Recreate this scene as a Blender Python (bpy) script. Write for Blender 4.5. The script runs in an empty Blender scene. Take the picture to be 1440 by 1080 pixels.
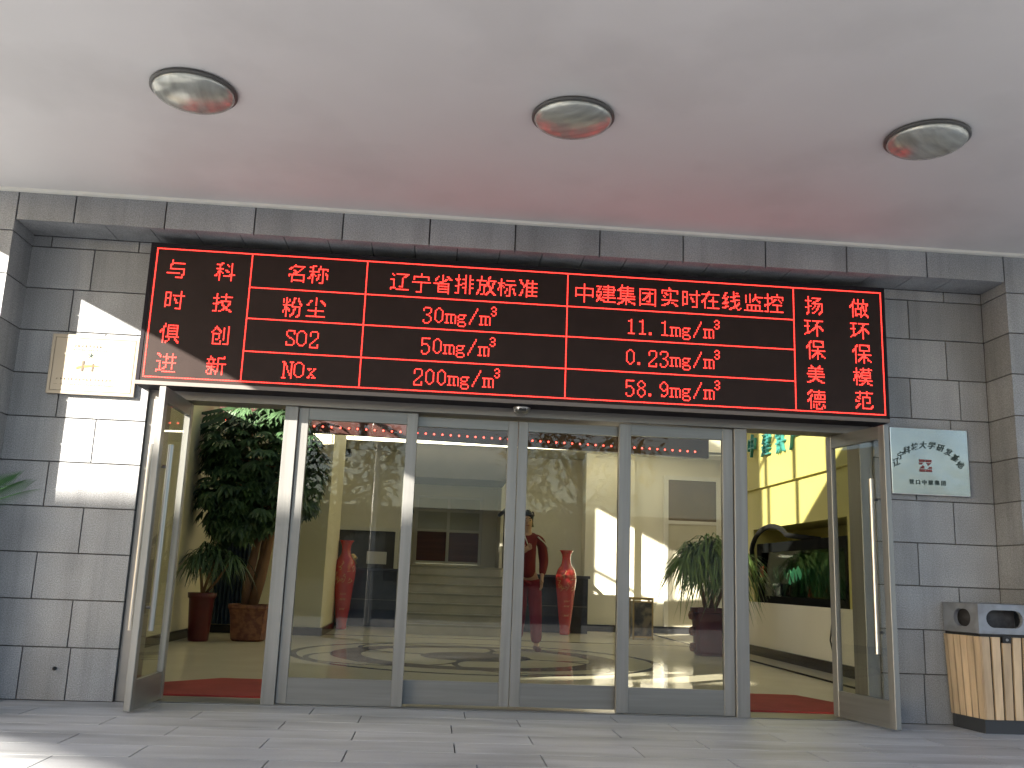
import bpy, bmesh, math, random
from math import sin, cos, pi, radians, sqrt, atan2
from mathutils import Vector, Matrix

S = bpy.context.scene
COL = S.collection

# ---------------------------------------------------------------- camera
cam_d = bpy.data.cameras.new("camera")
cam_d.sensor_width = 36.0
cam_d.lens = 36.0 * 1327.65 / 1440.0
cam_d.clip_start = 0.05
cam_d.clip_end = 2000
cam = bpy.data.objects.new("camera", cam_d)
COL.objects.link(cam)
YAW, PITCH, ROLL = 0.076406, 0.203742, 0.037749
_f = Vector((sin(YAW) * cos(PITCH), cos(YAW) * cos(PITCH), sin(PITCH)))
_r = Vector((cos(YAW), -sin(YAW), 0))
_u = _r.cross(_f)
_R = _r * cos(ROLL) + _u * sin(ROLL)
_U = _u * cos(ROLL) - _r * sin(ROLL)
m = Matrix((( _R.x, _U.x, -_f.x, 0.0), (_R.y, _U.y, -_f.y, -6.55295), (_R.z, _U.z, -_f.z, 0.86957), (0, 0, 0, 1)))
cam.matrix_world = m
S.camera = cam

# ---------------------------------------------------------------- sky and sun
SUN = Vector((1.21, 1.0, -0.58)).normalized()          # direction the light travels
ELEV = math.asin(-SUN.z)
w = bpy.data.worlds.new("World")
S.world = w
w.use_nodes = True
nt = w.node_tree
bg = nt.nodes["Background"]
sky = nt.nodes.new("ShaderNodeTexSky")
sky.sky_type = 'NISHITA'
sky.sun_disc = False
sky.sun_elevation = ELEV
sky.sun_rotation = atan2(-SUN.x, -SUN.y)
sky.air_density = 1.0
sky.dust_density = 1.5
bg.inputs["Strength"].default_value = 0.062
nt.links.new(sky.outputs[0], bg.inputs[0])

sd = bpy.data.lights.new("sun", 'SUN')
sd.energy = 5.0
sd.angle = radians(0.53)
sd.color = (1.0, 0.91, 0.78)
so = bpy.data.objects.new("sun", sd)
so.rotation_euler = SUN.to_track_quat('-Z', 'Y').to_euler()
so.location = (-20, -20, 15)
COL.objects.link(so)

S.view_settings.view_transform = 'Standard'
S.view_settings.look = 'None'
S.view_settings.gamma = 1
S.view_settings.exposure = 2.6
S.render.engine = 'CYCLES'
S.cycles.use_denoising = True
S.cycles.max_bounces = 12
S.cycles.diffuse_bounces = 6
S.cycles.glossy_bounces = 5
S.cycles.transparent_max_bounces = 20
S.cycles.caustics_reflective = False
S.cycles.caustics_refractive = False
S.cycles.sample_clamp_indirect = 6

random.seed(7)

# ---------------------------------------------------------------- materials
def mat(name, col, rough=0.6, metal=0.0, var=0.0, vscale=3.0, speck=0.0, sscale=150.0, bump=0.0, bscale=40.0,
        tint=False, drip=0.0, stretch=None, coat=0.0, spec=0.5, stain=0.0, two=None, emit=None, estr=0.0):
    M = bpy.data.materials.new(name)
    M.use_nodes = True
    t = M.node_tree
    N, K = t.nodes, t.links
    b = N["Principled BSDF"]
    b.inputs["Roughness"].default_value = rough
    b.inputs["Metallic"].default_value = metal
    b.inputs["Specular IOR Level"].default_value = spec
    if coat:
        b.inputs["Coat Weight"].default_value = coat
        b.inputs["Coat Roughness"].default_value = 0.05
    tc = N.new("ShaderNodeTexCoord")
    mp = N.new("ShaderNodeMapping")
    K.new(tc.outputs["Object"], mp.inputs[0])
    if stretch:
        mp.inputs["Scale"].default_value = stretch
    cur = N.new("ShaderNodeRGB")
    cur.outputs[0].default_value = (*col, 1)
    cur = cur.outputs[0]

    def noise(scale, detail=4):
        n = N.new("ShaderNodeTexNoise")
        n.inputs["Scale"].default_value = scale
        n.inputs["Detail"].default_value = detail
        K.new(mp.outputs[0], n.inputs[0])
        return n.outputs[0]

    def ranged(sock, a, b_, lo=0.3, hi=0.7):
        r = N.new("ShaderNodeMapRange")
        r.inputs[1].default_value, r.inputs[2].default_value = lo, hi
        r.inputs[3].default_value, r.inputs[4].default_value = a, b_
        K.new(sock, r.inputs[0])
        return r.outputs[0]

    def mul(c, fac):
        x = N.new("ShaderNodeVectorMath")
        x.operation = 'SCALE'
        K.new(c, x.inputs[0])
        K.new(fac, x.inputs[3])
        return x.outputs[0]
    if two:
        mx = N.new("ShaderNodeMixRGB")
        K.new(ranged(noise(vscale, 5), 0, 1, 0.42, 0.58), mx.inputs[0])
        K.new(cur, mx.inputs[1])
        mx.inputs[2].default_value = (*two, 1)
        cur = mx.outputs[0]
    if var:
        cur = mul(cur, ranged(noise(vscale), 1 - var, 1 + var))
    if speck:
        cur = mul(cur, ranged(noise(sscale, 2), 1 - speck, 1 + speck))
    if tint:
        a = N.new("ShaderNodeAttribute")
        a.attribute_name = "tint"
        cur = mul(cur, a.outputs["Fac"])
    if stain:
        cur = mul(cur, ranged(noise(1.3, 8), 1 - stain, 1.0, 0.36, 0.5))
    if drip:
        m2 = N.new("ShaderNodeMapping")
        m2.inputs["Scale"].default_value = (9, 9, 0.55)
        K.new(tc.outputs["Object"], m2.inputs[0])
        n2 = N.new("ShaderNodeTexNoise")
        n2.inputs["Scale"].default_value = 1.0
        n2.inputs["Detail"].default_value = 5
        K.new(m2.outputs[0], n2.inputs[0])
        cur = mul(cur, ranged(n2.outputs[0], 1 - drip, 1.03, 0.34, 0.52))
    K.new(cur, b.inputs["Base Color"])
    if bump:
        bp = N.new("ShaderNodeBump")
        bp.inputs["Strength"].default_value = bump
        bp.inputs["Distance"].default_value = 0.01
        K.new(noise(bscale, 4), bp.inputs["Height"])
        K.new(bp.outputs[0], b.inputs["Normal"])
    if emit:
        b.inputs["Emission Color"].default_value = (*emit, 1)
        b.inputs["Emission Strength"].default_value = estr
    return M

def glass_mat(name, col, refl=1.0, rough=0.0):
    M = bpy.data.materials.new(name)
    M.use_nodes = True
    t = M.node_tree
    N, K = t.nodes, t.links
    for n in list(N):
        if n.type != 'OUTPUT_MATERIAL':
            N.remove(n)
    out = [n for n in N if n.type == 'OUTPUT_MATERIAL'][0]
    tr = N.new("ShaderNodeBsdfTransparent")
    tr.inputs[0].default_value = (*col, 1)
    gl = N.new("ShaderNodeBsdfGlossy")
    gl.inputs["Roughness"].default_value = rough
    fr = N.new("ShaderNodeFresnel")
    ge = N.new("ShaderNodeNewGeometry")
    ior = N.new("ShaderNodeMapRange")                     # keeps both faces of the pane at the air-to-glass ratio
    ior.inputs[3].default_value = 1.5
    ior.inputs[4].default_value = 1 / 1.5
    K.new(ge.outputs["Backfacing"], ior.inputs[0])
    K.new(ior.outputs[0], fr.inputs[0])
    mu = N.new("ShaderNodeMath")
    mu.operation = 'MULTIPLY'
    mu.use_clamp = True
    mu.inputs[1].default_value = refl
    K.new(fr.outputs[0], mu.inputs[0])
    mx = N.new("ShaderNodeMixShader")
    K.new(mu.outputs[0], mx.inputs[0])
    K.new(tr.outputs[0], mx.inputs[1])
    K.new(gl.outputs[0], mx.inputs[2])
    K.new(mx.outputs[0], out.inputs[0])
    return M

granite = mat("granite cladding", (0.252, 0.264, 0.282), 0.55, var=0.12, vscale=2.2, speck=0.34, sscale=150, tint=True, bump=0.10, bscale=160, stain=0.13, drip=0.14)
grout = mat("dark joint", (0.085, 0.085, 0.088), 0.9)
paving = mat("granite paving", (0.38, 0.395, 0.415), 0.45, var=0.16, vscale=2.6, speck=0.12, sscale=170, tint=True, bump=0.05, bscale=120, stain=0.18, stretch=(0.5, 2.6, 1))
plaster = mat("white plaster", (0.60, 0.588, 0.588), 0.6, var=0.05, vscale=0.8, bump=0.12, bscale=2.2, stain=0.07)
concrete = mat("yard concrete", (0.19, 0.203, 0.22), 0.85, var=0.15, vscale=0.4, speck=0.15, sscale=60, bump=0.1)
steel = mat("brushed steel", (0.21, 0.212, 0.207), 0.36, 0.42, var=0.14, vscale=28, stretch=(1, 1, 0.04), bump=0.02, bscale=120)
steel_h = mat("brushed steel rails", (0.18, 0.184, 0.18), 0.34, 0.5, var=0.14, vscale=28, stretch=(0.04, 1, 1), bump=0.02, bscale=120)
steel_dark = mat("dark steel frame", (0.23, 0.22, 0.21), 0.42, 0.85, var=0.1, vscale=5, stretch=(0.2, 1, 1))
chrome = mat("polished steel", (0.32, 0.32, 0.315), 0.28, 1.0, var=0.05, vscale=6)
rubber = mat("black rubber", (0.010, 0.010, 0.010), 0.7, spec=0.2)
led_face = mat("LED module face", (0.022, 0.014, 0.013), 0.5, var=0.1, vscale=8, speck=0.5, sscale=330, spec=0.15)
led_case = mat("LED cabinet", (0.014, 0.012, 0.016), 0.7, 0.0, var=0.1, spec=0.1)
led_on = mat("lit red diodes", (0.4, 0.02, 0.01), 0.5, emit=(1.0, 0.030, 0.022), estr=1.05)
led_dot = mat("lit ticker diodes", (0.4, 0.02, 0.01), 0.5, emit=(1.0, 0.09, 0.06), estr=1.2)
led_trim = mat("aluminium trim", (0.13, 0.115, 0.11), 0.5, 0.0)
glass = glass_mat("clear door glass", (0.87, 0.88, 0.86), 0.75)
glass_up = glass_mat("upper window glass", (0.64, 0.65, 0.64), 0.8)
tank_glass = glass_mat("tank glass", (0.72, 0.86, 0.78), 1.0)
yellow = mat("yellow painted wall", (0.56, 0.51, 0.17), 0.6, var=0.03, vscale=1.2)
cream = mat("cream painted wall", (0.74, 0.70, 0.53), 0.6, var=0.04, vscale=1.0)
cream_pale = mat("pale cream wall", (0.76, 0.73, 0.62), 0.55, var=0.04, vscale=1.0)
white_paint = mat("white paint", (0.72, 0.71, 0.66), 0.5, var=0.04)
skirt = mat("black skirting tile", (0.025, 0.025, 0.028), 0.2, var=0.2)
carpet = mat("red carpet", (0.30, 0.035, 0.028), 0.95, var=0.12, vscale=5, speck=0.25, sscale=260, bump=0.25, bscale=260, stain=0.12)
maroon = mat("glazed maroon pot", (0.10, 0.014, 0.018), 0.3, var=0.2, vscale=4)
brown_pot = mat("carved brown planter", (0.13, 0.04, 0.025), 0.5, two=(0.22, 0.09, 0.045), vscale=16, bump=0.5, bscale=22)
soil = mat("potting soil", (0.035, 0.025, 0.018), 0.95, var=0.3, vscale=20)
bark = mat("smooth brown bark", (0.19, 0.10, 0.055), 0.8, var=0.3, vscale=9, stretch=(1, 1, 0.3), bump=0.3, bscale=25)
leaf_dark = mat("dark green leaves", (0.05, 0.10, 0.045), 0.42, var=0.4, vscale=5)
leaf_mid = mat("strap leaves", (0.13, 0.21, 0.065), 0.45, var=0.35, vscale=6)
leaf_palm = mat("palm leaves", (0.05, 0.13, 0.05), 0.45, var=0.3, vscale=9)
vase_red = mat("red lacquer vase", (0.50, 0.035, 0.03), 0.22, var=0.1, vscale=5, coat=0.6)
vase_gold = mat("gold vase painting", (0.70, 0.42, 0.17), 0.4, 0.3, var=0.2, vscale=20)
navy = mat("dark counter stone", (0.035, 0.038, 0.05), 0.18, var=0.3, vscale=6)
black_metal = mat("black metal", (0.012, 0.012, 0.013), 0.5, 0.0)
wood = mat("bin timber slat", (0.46, 0.355, 0.235), 0.6, var=0.2, vscale=5, stretch=(5, 5, 0.6), tint=True, bump=0.1, bscale=60)
bin_metal = mat("worn galvanised sheet", (0.27, 0.295, 0.335), 0.5, 0.4, var=0.14, vscale=7, two=(0.19, 0.20, 0.22), bump=0.08, bscale=20)
plaque_metal = mat("silver plaque sheet", (0.42, 0.43, 0.425), 0.13, 0.9, var=0.12, vscale=3, bump=0.30, bscale=4.5)
plaque_cream = mat("pale gold plaque", (0.30, 0.27, 0.225), 0.35, 0.35, var=0.05)
ink_dark = mat("dark green lettering", (0.012, 0.03, 0.025), 0.5)
ink_grey = mat("faded lettering", (0.07, 0.05, 0.03), 0.6)
ink_red = mat("dark red emblem", (0.17, 0.025, 0.022), 0.5)
ink_gold = mat("gold emblem stroke", (0.28, 0.12, 0.015), 0.5)
teal = mat("teal wall letters", (0.06, 0.32, 0.30), 0.45, var=0.1)
skin = mat("skin", (0.50, 0.30, 0.21), 0.5)
red_cloth = mat("red tracksuit", (0.16, 0.009, 0.011), 0.8, var=0.12, vscale=12, bump=0.2, bscale=30)
maroon_cloth = mat("maroon trousers", (0.20, 0.008, 0.022), 0.85, var=0.12, vscale=12, bump=0.2, bscale=30)
white_cloth = mat("white stripe", (0.72, 0.70, 0.68), 0.7)
hair_m = mat("black hair", (0.012, 0.010, 0.010), 0.4, bump=0.3, bscale=80)
shoe_m = mat("dark red shoe", (0.08, 0.01, 0.012), 0.5)
cove_m = mat("cove light", (0.9, 0.88, 0.75), 0.5, emit=(1.0, 0.90, 0.62), estr=1.7)
tank_back = mat("planted tank back", (0.006, 0.025, 0.015), 0.6, two=(0.02, 0.075, 0.04), vscale=5)
blind = mat("red brown panel", (0.13, 0.05, 0.04), 0.6, var=0.2, vscale=5, stretch=(0.3, 1, 6))
frosted = mat("frosted pane", (0.46, 0.47, 0.38), 0.35, var=0.1, vscale=2)
marble = mat("step marble", (0.52, 0.48, 0.40), 0.25, var=0.10, vscale=3)
black_marble = mat("black veined marble", (0.04, 0.035, 0.03), 0.15, two=(0.22, 0.18, 0.12), vscale=7)
gold_metal = mat("gold trim metal", (0.55, 0.40, 0.18), 0.3, 0.9)
brick = mat("pale rendered workshop", (0.46, 0.42, 0.36), 0.85, var=0.12, vscale=1, stain=0.2)
dark_win = mat("workshop glazing", (0.03, 0.035, 0.04), 0.8, spec=0.1)
roofing = mat("grey sheet roofing", (0.22, 0.22, 0.23), 0.7, var=0.15)
tree_bark = mat("tree bark", (0.10, 0.075, 0.055), 0.9, var=0.3, vscale=8, bump=0.4)
tree_leaf = mat("tree foliage", (0.055, 0.085, 0.03), 0.6, var=0.4, vscale=2)
pole_white = mat("white lamp pole", (0.75, 0.75, 0.73), 0.4)
dome_m = mat("domed lamp cover", (0.42, 0.43, 0.395), 0.22, 0.5, var=0.22, vscale=7, stretch=(3.5, 0.7, 1), bump=0.12, bscale=9)

# polished lobby floor with rings
def lobby_floor_mat():
    M = bpy.data.materials.new("polished lobby floor")
    M.use_nodes = True
    t = M.node_tree
    N, K = t.nodes, t.links
    b = N["Principled BSDF"]
    b.inputs["Roughness"].default_value = 0.07
    tc = N.new("ShaderNodeTexCoord")
    def math_(op, a, b_=None):
        n = N.new("ShaderNodeMath")
        n.operation = op
        for i, v in enumerate((a, b_)):
            if v is None:
                continue
            if isinstance(v, (int, float)):
                n.inputs[i].default_value = v
            else:
                K.new(v, n.inputs[i])
        return n.outputs[0]
    sx = N.new("ShaderNodeSeparateXYZ")
    K.new(tc.outputs["Object"], sx.inputs[0])
    def dist(cx, cy):
        dx = math_('SUBTRACT', sx.outputs[0], cx)
        dy = math_('SUBTRACT', sx.outputs[1], cy)
        return math_('SQRT', math_('ADD', math_('MULTIPLY', dx, dx), math_('MULTIPLY', dy, dy)))
    def ring(d, r0, r1):
        return math_('MULTIPLY', math_('GREATER_THAN', d, r0), math_('LESS_THAN', d, r1))
    D = dist(0.55, 4.5)
    dark = ring(D, 1.98, 2.07)
    grey = math_('ADD', ring(D, 1.28, 1.62), ring(D, 0.0, 0.62))
    inside = math_('LESS_THAN', D, 1.98)
    for k in range(4):
        a = k * pi / 2 + 0.5
        e = dist(0.55 + 1.15 * cos(a), 4.5 + 1.15 * sin(a))
        dark = math_('ADD', dark, math_('MULTIPLY', ring(e, 0.78, 0.84), inside))
    # border line along the lobby and tile joints
    bl = math_('MULTIPLY', math_('GREATER_THAN', sx.outputs[0], 3.93), math_('LESS_THAN', sx.outputs[0], 4.02))
    dark = math_('ADD', dark, bl)
    dark = math_('ADD', dark, ring(sx.outputs[1], 7.55, 7.65))
    no = N.new("ShaderNodeTexNoise")
    no.inputs["Scale"].default_value = 2.5
    no.inputs["Detail"].default_value = 6
    K.new(tc.outputs["Object"], no.inputs[0])
    base = N.new("ShaderNodeValToRGB")
    base.color_ramp.elements[0].color = (0.58, 0.54, 0.42, 1)
    base.color_ramp.elements[1].color = (0.70, 0.65, 0.52, 1)
    K.new(no.outputs[0], base.inputs[0])
    m1 = N.new("ShaderNodeMixRGB")
    K.new(math_('MINIMUM', grey, 1.0), m1.inputs[0])
    K.new(base.outputs[0], m1.inputs[1])
    m1.inputs[2].default_value = (0.20, 0.155, 0.12, 1)
    m2 = N.new("ShaderNodeMixRGB")
    K.new(math_('MINIMUM', dark, 1.0), m2.inputs[0])
    K.new(m1.outputs[0], m2.inputs[1])
    m2.inputs[2].default_value = (0.03, 0.028, 0.026, 1)
    K.new(m2.outputs[0], b.inputs["Base Color"])
    b.inputs["Roughness"].default_value = 0.6
    b.inputs["Specular IOR Level"].default_value = 0.0
    gl = N.new("ShaderNodeBsdfGlossy")
    gl.inputs["Roughness"].default_value = 0.06
    fr = N.new("ShaderNodeLayerWeight")
    fr.inputs[0].default_value = 0.35
    mx = N.new("ShaderNodeMixShader")
    K.new(math_('MULTIPLY', fr.outputs["Fresnel"], 0.62), mx.inputs[0])
    K.new(b.outputs[0], mx.inputs[1])
    K.new(gl.outputs[0], mx.inputs[2])
    K.new(mx.outputs[0], N["Material Output"].inputs[0])
    return M
lobby_floor_m = lobby_floor_mat()

# ---------------------------------------------------------------- helpers
def link(name, me, m, parent=None, smooth=False):
    o = bpy.data.objects.new(name, me)
    COL.objects.link(o)
    for x in (m if isinstance(m, (list, tuple)) else [m]):
        me.materials.append(x)
    if smooth:
        for p in me.polygons:
            p.use_smooth = True
    if parent:
        o.parent = parent
        o.matrix_parent_inverse = Matrix.Translation(-Vector(parent.location)) if parent.rotation_euler[2] == 0 else parent.matrix_basis.inverted()
    return o

def obj(name, bm, m, parent=None, smooth=False):
    bmesh.ops.recalc_face_normals(bm, faces=bm.faces)
    me = bpy.data.meshes.new(name)
    bm.to_mesh(me)
    bm.free()
    return link(name, me, m, parent, smooth)

def tag(o, label=None, cat=None, group=None, kind=None):
    if label: o["label"] = label
    if cat: o["category"] = cat
    if group: o["group"] = group
    if kind: o["kind"] = kind
    return o

def thing(name, label, cat, loc=(0, 0, 0), group=None):
    o = bpy.data.objects.new(name, None)
    o.empty_display_size = 0.1
    o.location = loc
    COL.objects.link(o)
    return tag(o, label, cat, group)

def copy_tree(o, parent=None):
    c = o.copy()
    COL.objects.link(c)
    if parent:
        c.parent = parent
        c.matrix_parent_inverse = o.matrix_parent_inverse.copy()
    for ch in list(o.children):
        copy_tree(ch, c)
    return c

def BM():
    return bmesh.new()

def box(bm, x0, x1, y0, y1, z0, z1, mi=0, tint=None, mx=None):
    if tint is not None and bm.faces.layers.float.get("tint") is None:
        bm.faces.layers.float.new("tint")
    vs = [bm.verts.new((x, y, z)) for x in (x0, x1) for y in (y0, y1) for z in (z0, z1)]
    if mx:
        for v in vs:
            v.co = mx @ v.co
    fs = []
    for q in ((0, 1, 3, 2), (4, 6, 7, 5), (0, 4, 5, 1), (2, 3, 7, 6), (0, 2, 6, 4), (1, 5, 7, 3)):
        f = bm.faces.new([vs[i] for i in q])
        f.material_index = mi
        fs.append(f)
    if tint is not None:
        L = bm.faces.layers.float.get("tint")
        for f in fs:
            f[L] = tint
    return fs

def bevel(bm, w=0.004, seg=2):
    bmesh.ops.bevel(bm, geom=[e for e in bm.edges], offset=w, segments=seg, affect='EDGES', profile=0.6)

def tube(bm, pts, r, n=8, cap=True):
    pts = [Vector(p) for p in pts]
    rs = r if isinstance(r, (list, tuple)) else [r] * len(pts)
    rings = []
    up = None
    for i, p in enumerate(pts):
        d = (pts[min(i + 1, len(pts) - 1)] - pts[max(i - 1, 0)]).normalized()
        if up is None:
            up = Vector((0, 0, 1)) if abs(d.z) < 0.9 else Vector((1, 0, 0))
        a = d.cross(up).normalized()
        b = a.cross(d).normalized()
        up = b
        rings.append([bm.verts.new(p + (a * cos(2 * pi * k / n) + b * sin(2 * pi * k / n)) * rs[i]) for k in range(n)])
    for r0, r1 in zip(rings, rings[1:]):
        for k in range(n):
            bm.faces.new((r0[k], r0[(k + 1) % n], r1[(k + 1) % n], r1[k]))
    if cap:
        bm.faces.new(rings[0][::-1])
        bm.faces.new(rings[-1])

def lathe(bm, prof, c=(0, 0, 0), n=32, cap0=True, cap1=True, sq=0.0):
    rings = []
    for r, z in prof:
        ring = []
        for k in range(n):
            a = 2 * pi * k / n
            x, y = cos(a), sin(a)
            if sq:
                mm = max(abs(x), abs(y))
                x, y = x * (1 - sq) + x / mm * sq * 0.9, y * (1 - sq) + y / mm * sq * 0.9
            ring.append(bm.verts.new((c[0] + r * x, c[1] + r * y, c[2] + z)))
        rings.append(ring)
    for r0, r1 in zip(rings, rings[1:]):
        for k in range(n):
            bm.faces.new((r0[k], r0[(k + 1) % n], r1[(k + 1) % n], r1[k]))
    if cap0: bm.faces.new(rings[0][::-1])
    if cap1: bm.faces.new(rings[-1])

def prism(bm, poly, y0, y1, mi=0):
    """poly in x,z, extruded along y"""
    a = [bm.verts.new((x, y0, z)) for x, z in poly]
    b = [bm.verts.new((x, y1, z)) for x, z in poly]
    bm.faces.new(a).material_index = mi
    bm.faces.new(b[::-1]).material_index = mi
    for i in range(len(poly)):
        j = (i + 1) % len(poly)
        bm.faces.new((a[i], b[i], b[j], a[j])).material_index = mi

def vprism(bm, poly, z0, z1):
    """poly in x,y, extruded along z"""
    a = [bm.verts.new((x, y, z0)) for x, y in poly]
    b = [bm.verts.new((x, y, z1)) for x, y in poly]
    bm.faces.new(a[::-1])
    bm.faces.new(b)
    for i in range(len(poly)):
        j = (i + 1) % len(poly)
        bm.faces.new((a[i], a[j], b[j], b[i]))

def t_rand(amp=0.10):
    return 1.0 + random.uniform(-amp, amp) * 1.25

# ================================================================ ground, platform
bm = BM()
box(bm, -120, 120, -120, -5.42, -0.9, -0.6)
box(bm, -120, -9, -5.42, 60, -0.9, -0.6)
box(bm, 9, 120, -5.42, 60, -0.9, -0.6)
box(bm, -9, 9, 14.2, 60, -0.9, -0.6)
tag(obj("ground", bm, concrete), kind="structure")

bm = BM()
box(bm, -9, 9, -4.2, 0.13, -0.9, -0.012, 1)
rows = [0.0, -0.3, -0.6, -0.9, -1.2, -1.5, -1.8, -2.1, -2.4, -2.7, -3.0, -3.3, -3.6, -3.9, -4.2]
first = [0.264, -0.386, 0.167, -0.375, 0.169, -0.372]
G_ = 0.0038
for i in range(len(rows) - 1):
    x = first[i % 6] - 0.9735 * 10
    y1, y0 = rows[i], rows[i + 1]
    while x < 9:
        x1 = x + 0.9735
        a, b_ = max(x, -9), min(x1, 9)
        if b_ - a > 0.05:
            box(bm, a + G_, b_ - G_, y0 + G_, y1 - G_, -0.011, 0.0, 0, t_rand(0.08))
        x = x1
box(bm, -2.0, 3.15, 0.002, 0.32, -0.011, -0.001, 0, 0.95)
for k in range(4):                                         # the steps down to the yard
    box(bm, -9, 9, -4.2 - 0.3 * (k + 1), -4.2 - 0.3 * k - 0.002, -0.9, -0.15 * (k + 1), 0, t_rand(0.05))
tag(obj("platform_floor", bm, [paving, grout]), kind="structure")

# ================================================================ entrance building
B = thing("entrance_building", "grey granite clad entrance front around the glass doors, with the lobby behind", "building")
ZR = [0.0, 0.33, 0.63, 0.93, 1.23, 1.53, 1.83, 2.13, 2.43, 2.73, 3.03, 3.111]
JL = [[-2.599, -2.298], [-2.323], [-2.589], [-2.329], [-2.592], [-2.322], [-2.59], [-2.33], [-2.584], [-2.477], [-2.777, -2.179]]
JR = [[3.441], [3.453], [3.729], [3.442], [3.723], [3.45], [3.737], [3.444, 3.821], [3.734], [3.457], [3.74]]
XL, XR = -2.905, 4.03
g = 0.0042

def clad(bm, x0, x1, z0, z1, joints, y=0.0, depth=0.03):
    xs = [x0] + joints + [x1]
    for a, b_ in zip(xs, xs[1:]):
        fs = box(bm, a + (g if a != x0 else 0), b_ - (g if b_ != x1 else 0), y, y + depth, z0 + g, z1 - g, 0, t_rand(0.10))

bm = BM()
for i in range(len(ZR) - 1):
    if i < 7:
        clad(bm, XL, -2.0, ZR[i], ZR[i + 1], JL[i])
    else:
        clad(bm, XL, 3.15, ZR[i], ZR[i + 1], JL[i] + [-1.9 + 0.6 * k for k in range(9) if -1.9 + 0.6 * k < 3.1])
box(bm, XL, -2.0 - 0.002, 0.014, 0.24, 0.0, 2.13, 1)
box(bm, XL, 3.15, 0.014, 0.24, 2.131, 3.4, 1)
obj("stone_wall", bm, [granite, grout], B)
bm = BM()
for i in range(len(ZR) - 1):
    clad(bm, 3.15 + (0.0 if i < 7 else 0.003), XR, ZR[i], ZR[i + 1], JR[i])
box(bm, 3.152, XR, 0.014, 0.24, 0.0, 3.4, 1)
obj("stone_wall", bm, [granite, grout], B)

ZP = ZR[:11] + [3.321]
def pier(x0, x1, joints):
    bm = BM()
    for i in range(len(ZP) - 1):
        xs = [x0] + (joints[i % 2]) + [x1]
        for a, b_ in zip(xs, xs[1:]):
            box(bm, a + g * (a != x0), b_ - g * (b_ != x1), -0.314, 0.0, ZP[i] + g, ZP[i + 1] - g, 0, t_rand(0.10))
    box(bm, x0 + 0.012, x1 - 0.012, -0.30, 0.1, 0.0, 3.4, 1)
    return obj("stone_pier", bm, [granite, grout], B)
pier(-6.2, -2.905, [[-5.6, -5.0, -4.4, -3.8, -3.2], [-5.3, -4.7, -4.1, -3.5]])
pier(4.035, 7.4, [[4.63, 5.23, 5.83, 6.43, 7.0], [4.33, 4.93, 5.53, 6.13, 6.8]])

bm = BM()
xs = [-2.899] + [-2.524 + 0.5973 * k for k in range(11)] + [4.031]
for a, b_ in zip(xs, xs[1:]):
    box(bm, a + 0.005, b_ - 0.005, -0.314, -0.286, 3.111, 3.321, 0, t_rand(0.10))
xs = [-2.899] + [-2.524 - 0.1 + 0.2987 * k for k in range(1, 22)] + [4.031]
for a, b_ in zip(xs, xs[1:]):
    box(bm, a + 0.003, b_ - 0.003, -0.284, -0.004, 3.1115, 3.13, 0, t_rand(0.06))
box(bm, -2.899, 4.031, -0.285, -0.004, 3.131, 3.33, 1)
obj("lintel", bm, [granite, grout], B)

# upper storey of the front with its window band
bm = BM()
box(bm, -6.2, 7.4, -0.2, 0.24, 3.78, 4.15)
box(bm, -6.2, 7.4, -0.2, 0.24, 6.8, 7.0)
box(bm, -6.2, -3.0, -0.2, 0.24, 4.15, 6.8)
box(bm, 2.4, 7.4, -0.2, 0.24, 4.15, 6.8)
box(bm, -6.2, 7.4, 0.0, 0.24, 3.41, 3.78)
obj("upper_wall", bm, mat("upper render", (0.62, 0.60, 0.55), 0.8, var=0.06), B)
bm = BM()
for x in (-2.44, -1.23, -0.02, 1.19):
    box(bm, x - 0.035, x + 0.035, 0.0, 0.06, 4.15, 6.8)
box(bm, -3.0, 2.4, 0.003, 0.058, 5.84, 5.89)
fr = obj("upper_window", bm, white_paint, B)
bm = BM()
box(bm, -3.0, 2.4, 0.025, 0.031, 4.15, 6.8)
obj("pane", bm, glass_up, fr)

# ---- lobby shell
bm = BM()
box(bm, 4.403, 4.6, 0.24, 3.3, 0.691, 6.9)
box(bm, 4.403, 4.6, 6.3, 6.7, 0.691, 6.9)
box(bm, 4.403, 4.6, 3.3, 6.3, 1.66, 6.9)
box(bm, 4.36, 4.402, 0.24, 6.7, 2.2, 6.9)
box(bm, 4.95, 5.0, 3.2, 6.4, 0.60, 1.75)                 # back of the niche
box(bm, 4.6, 4.95, 3.2, 3.3, 0.6, 1.75)
box(bm, 4.6, 4.95, 6.3, 6.4, 0.6, 1.75)
box(bm, 4.6, 4.95, 3.3, 6.3, 1.66, 1.75)
box(bm, 4.6, 4.95, 3.3, 6.3, 0.6, 0.688)
obj("lobby_wall", bm, yellow, B)
bm = BM()
box(bm, 4.40, 4.6, 0.24, 6.7, 0, 0.69)
obj("dado_wall", bm, cream_pale, B)
bm = BM()
box(bm, 4.6, 5.7, 6.6, 6.7, 0, 6.9)
box(bm, 5.6, 5.75, 6.7, 14, 0, 6.9)
obj("lobby_wall", bm, cream_pale, B)
bm = BM()
box(bm, -3.25, -3.05, 0.24, 4.2, 0, 6.9)
box(bm, -3.25, -3.05, 6.25, 7.2, 0, 6.9)
box(bm, -3.25, -3.05, 4.2, 6.25, 0, 3.0)
box(bm, -3.25, -3.05, 4.2, 6.25, 5.2, 6.9)
box(bm, -3.18, -3.12, 4.2, 6.25, 4.0, 4.05)
box(bm, -3.18, -3.12, 4.72, 4.76, 3.0, 5.2)
obj("lobby_wall", bm, cream, B)
bm = BM()
box(bm, -3.25, -1.5, 7.2, 7.35, 0, 6.9)
box(bm, -1.65, -1.5, 7.35, 9.0, 0, 6.9)
box(bm, -1.65, -1.5, 9.0, 10.4, 3.4, 6.9)
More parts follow.
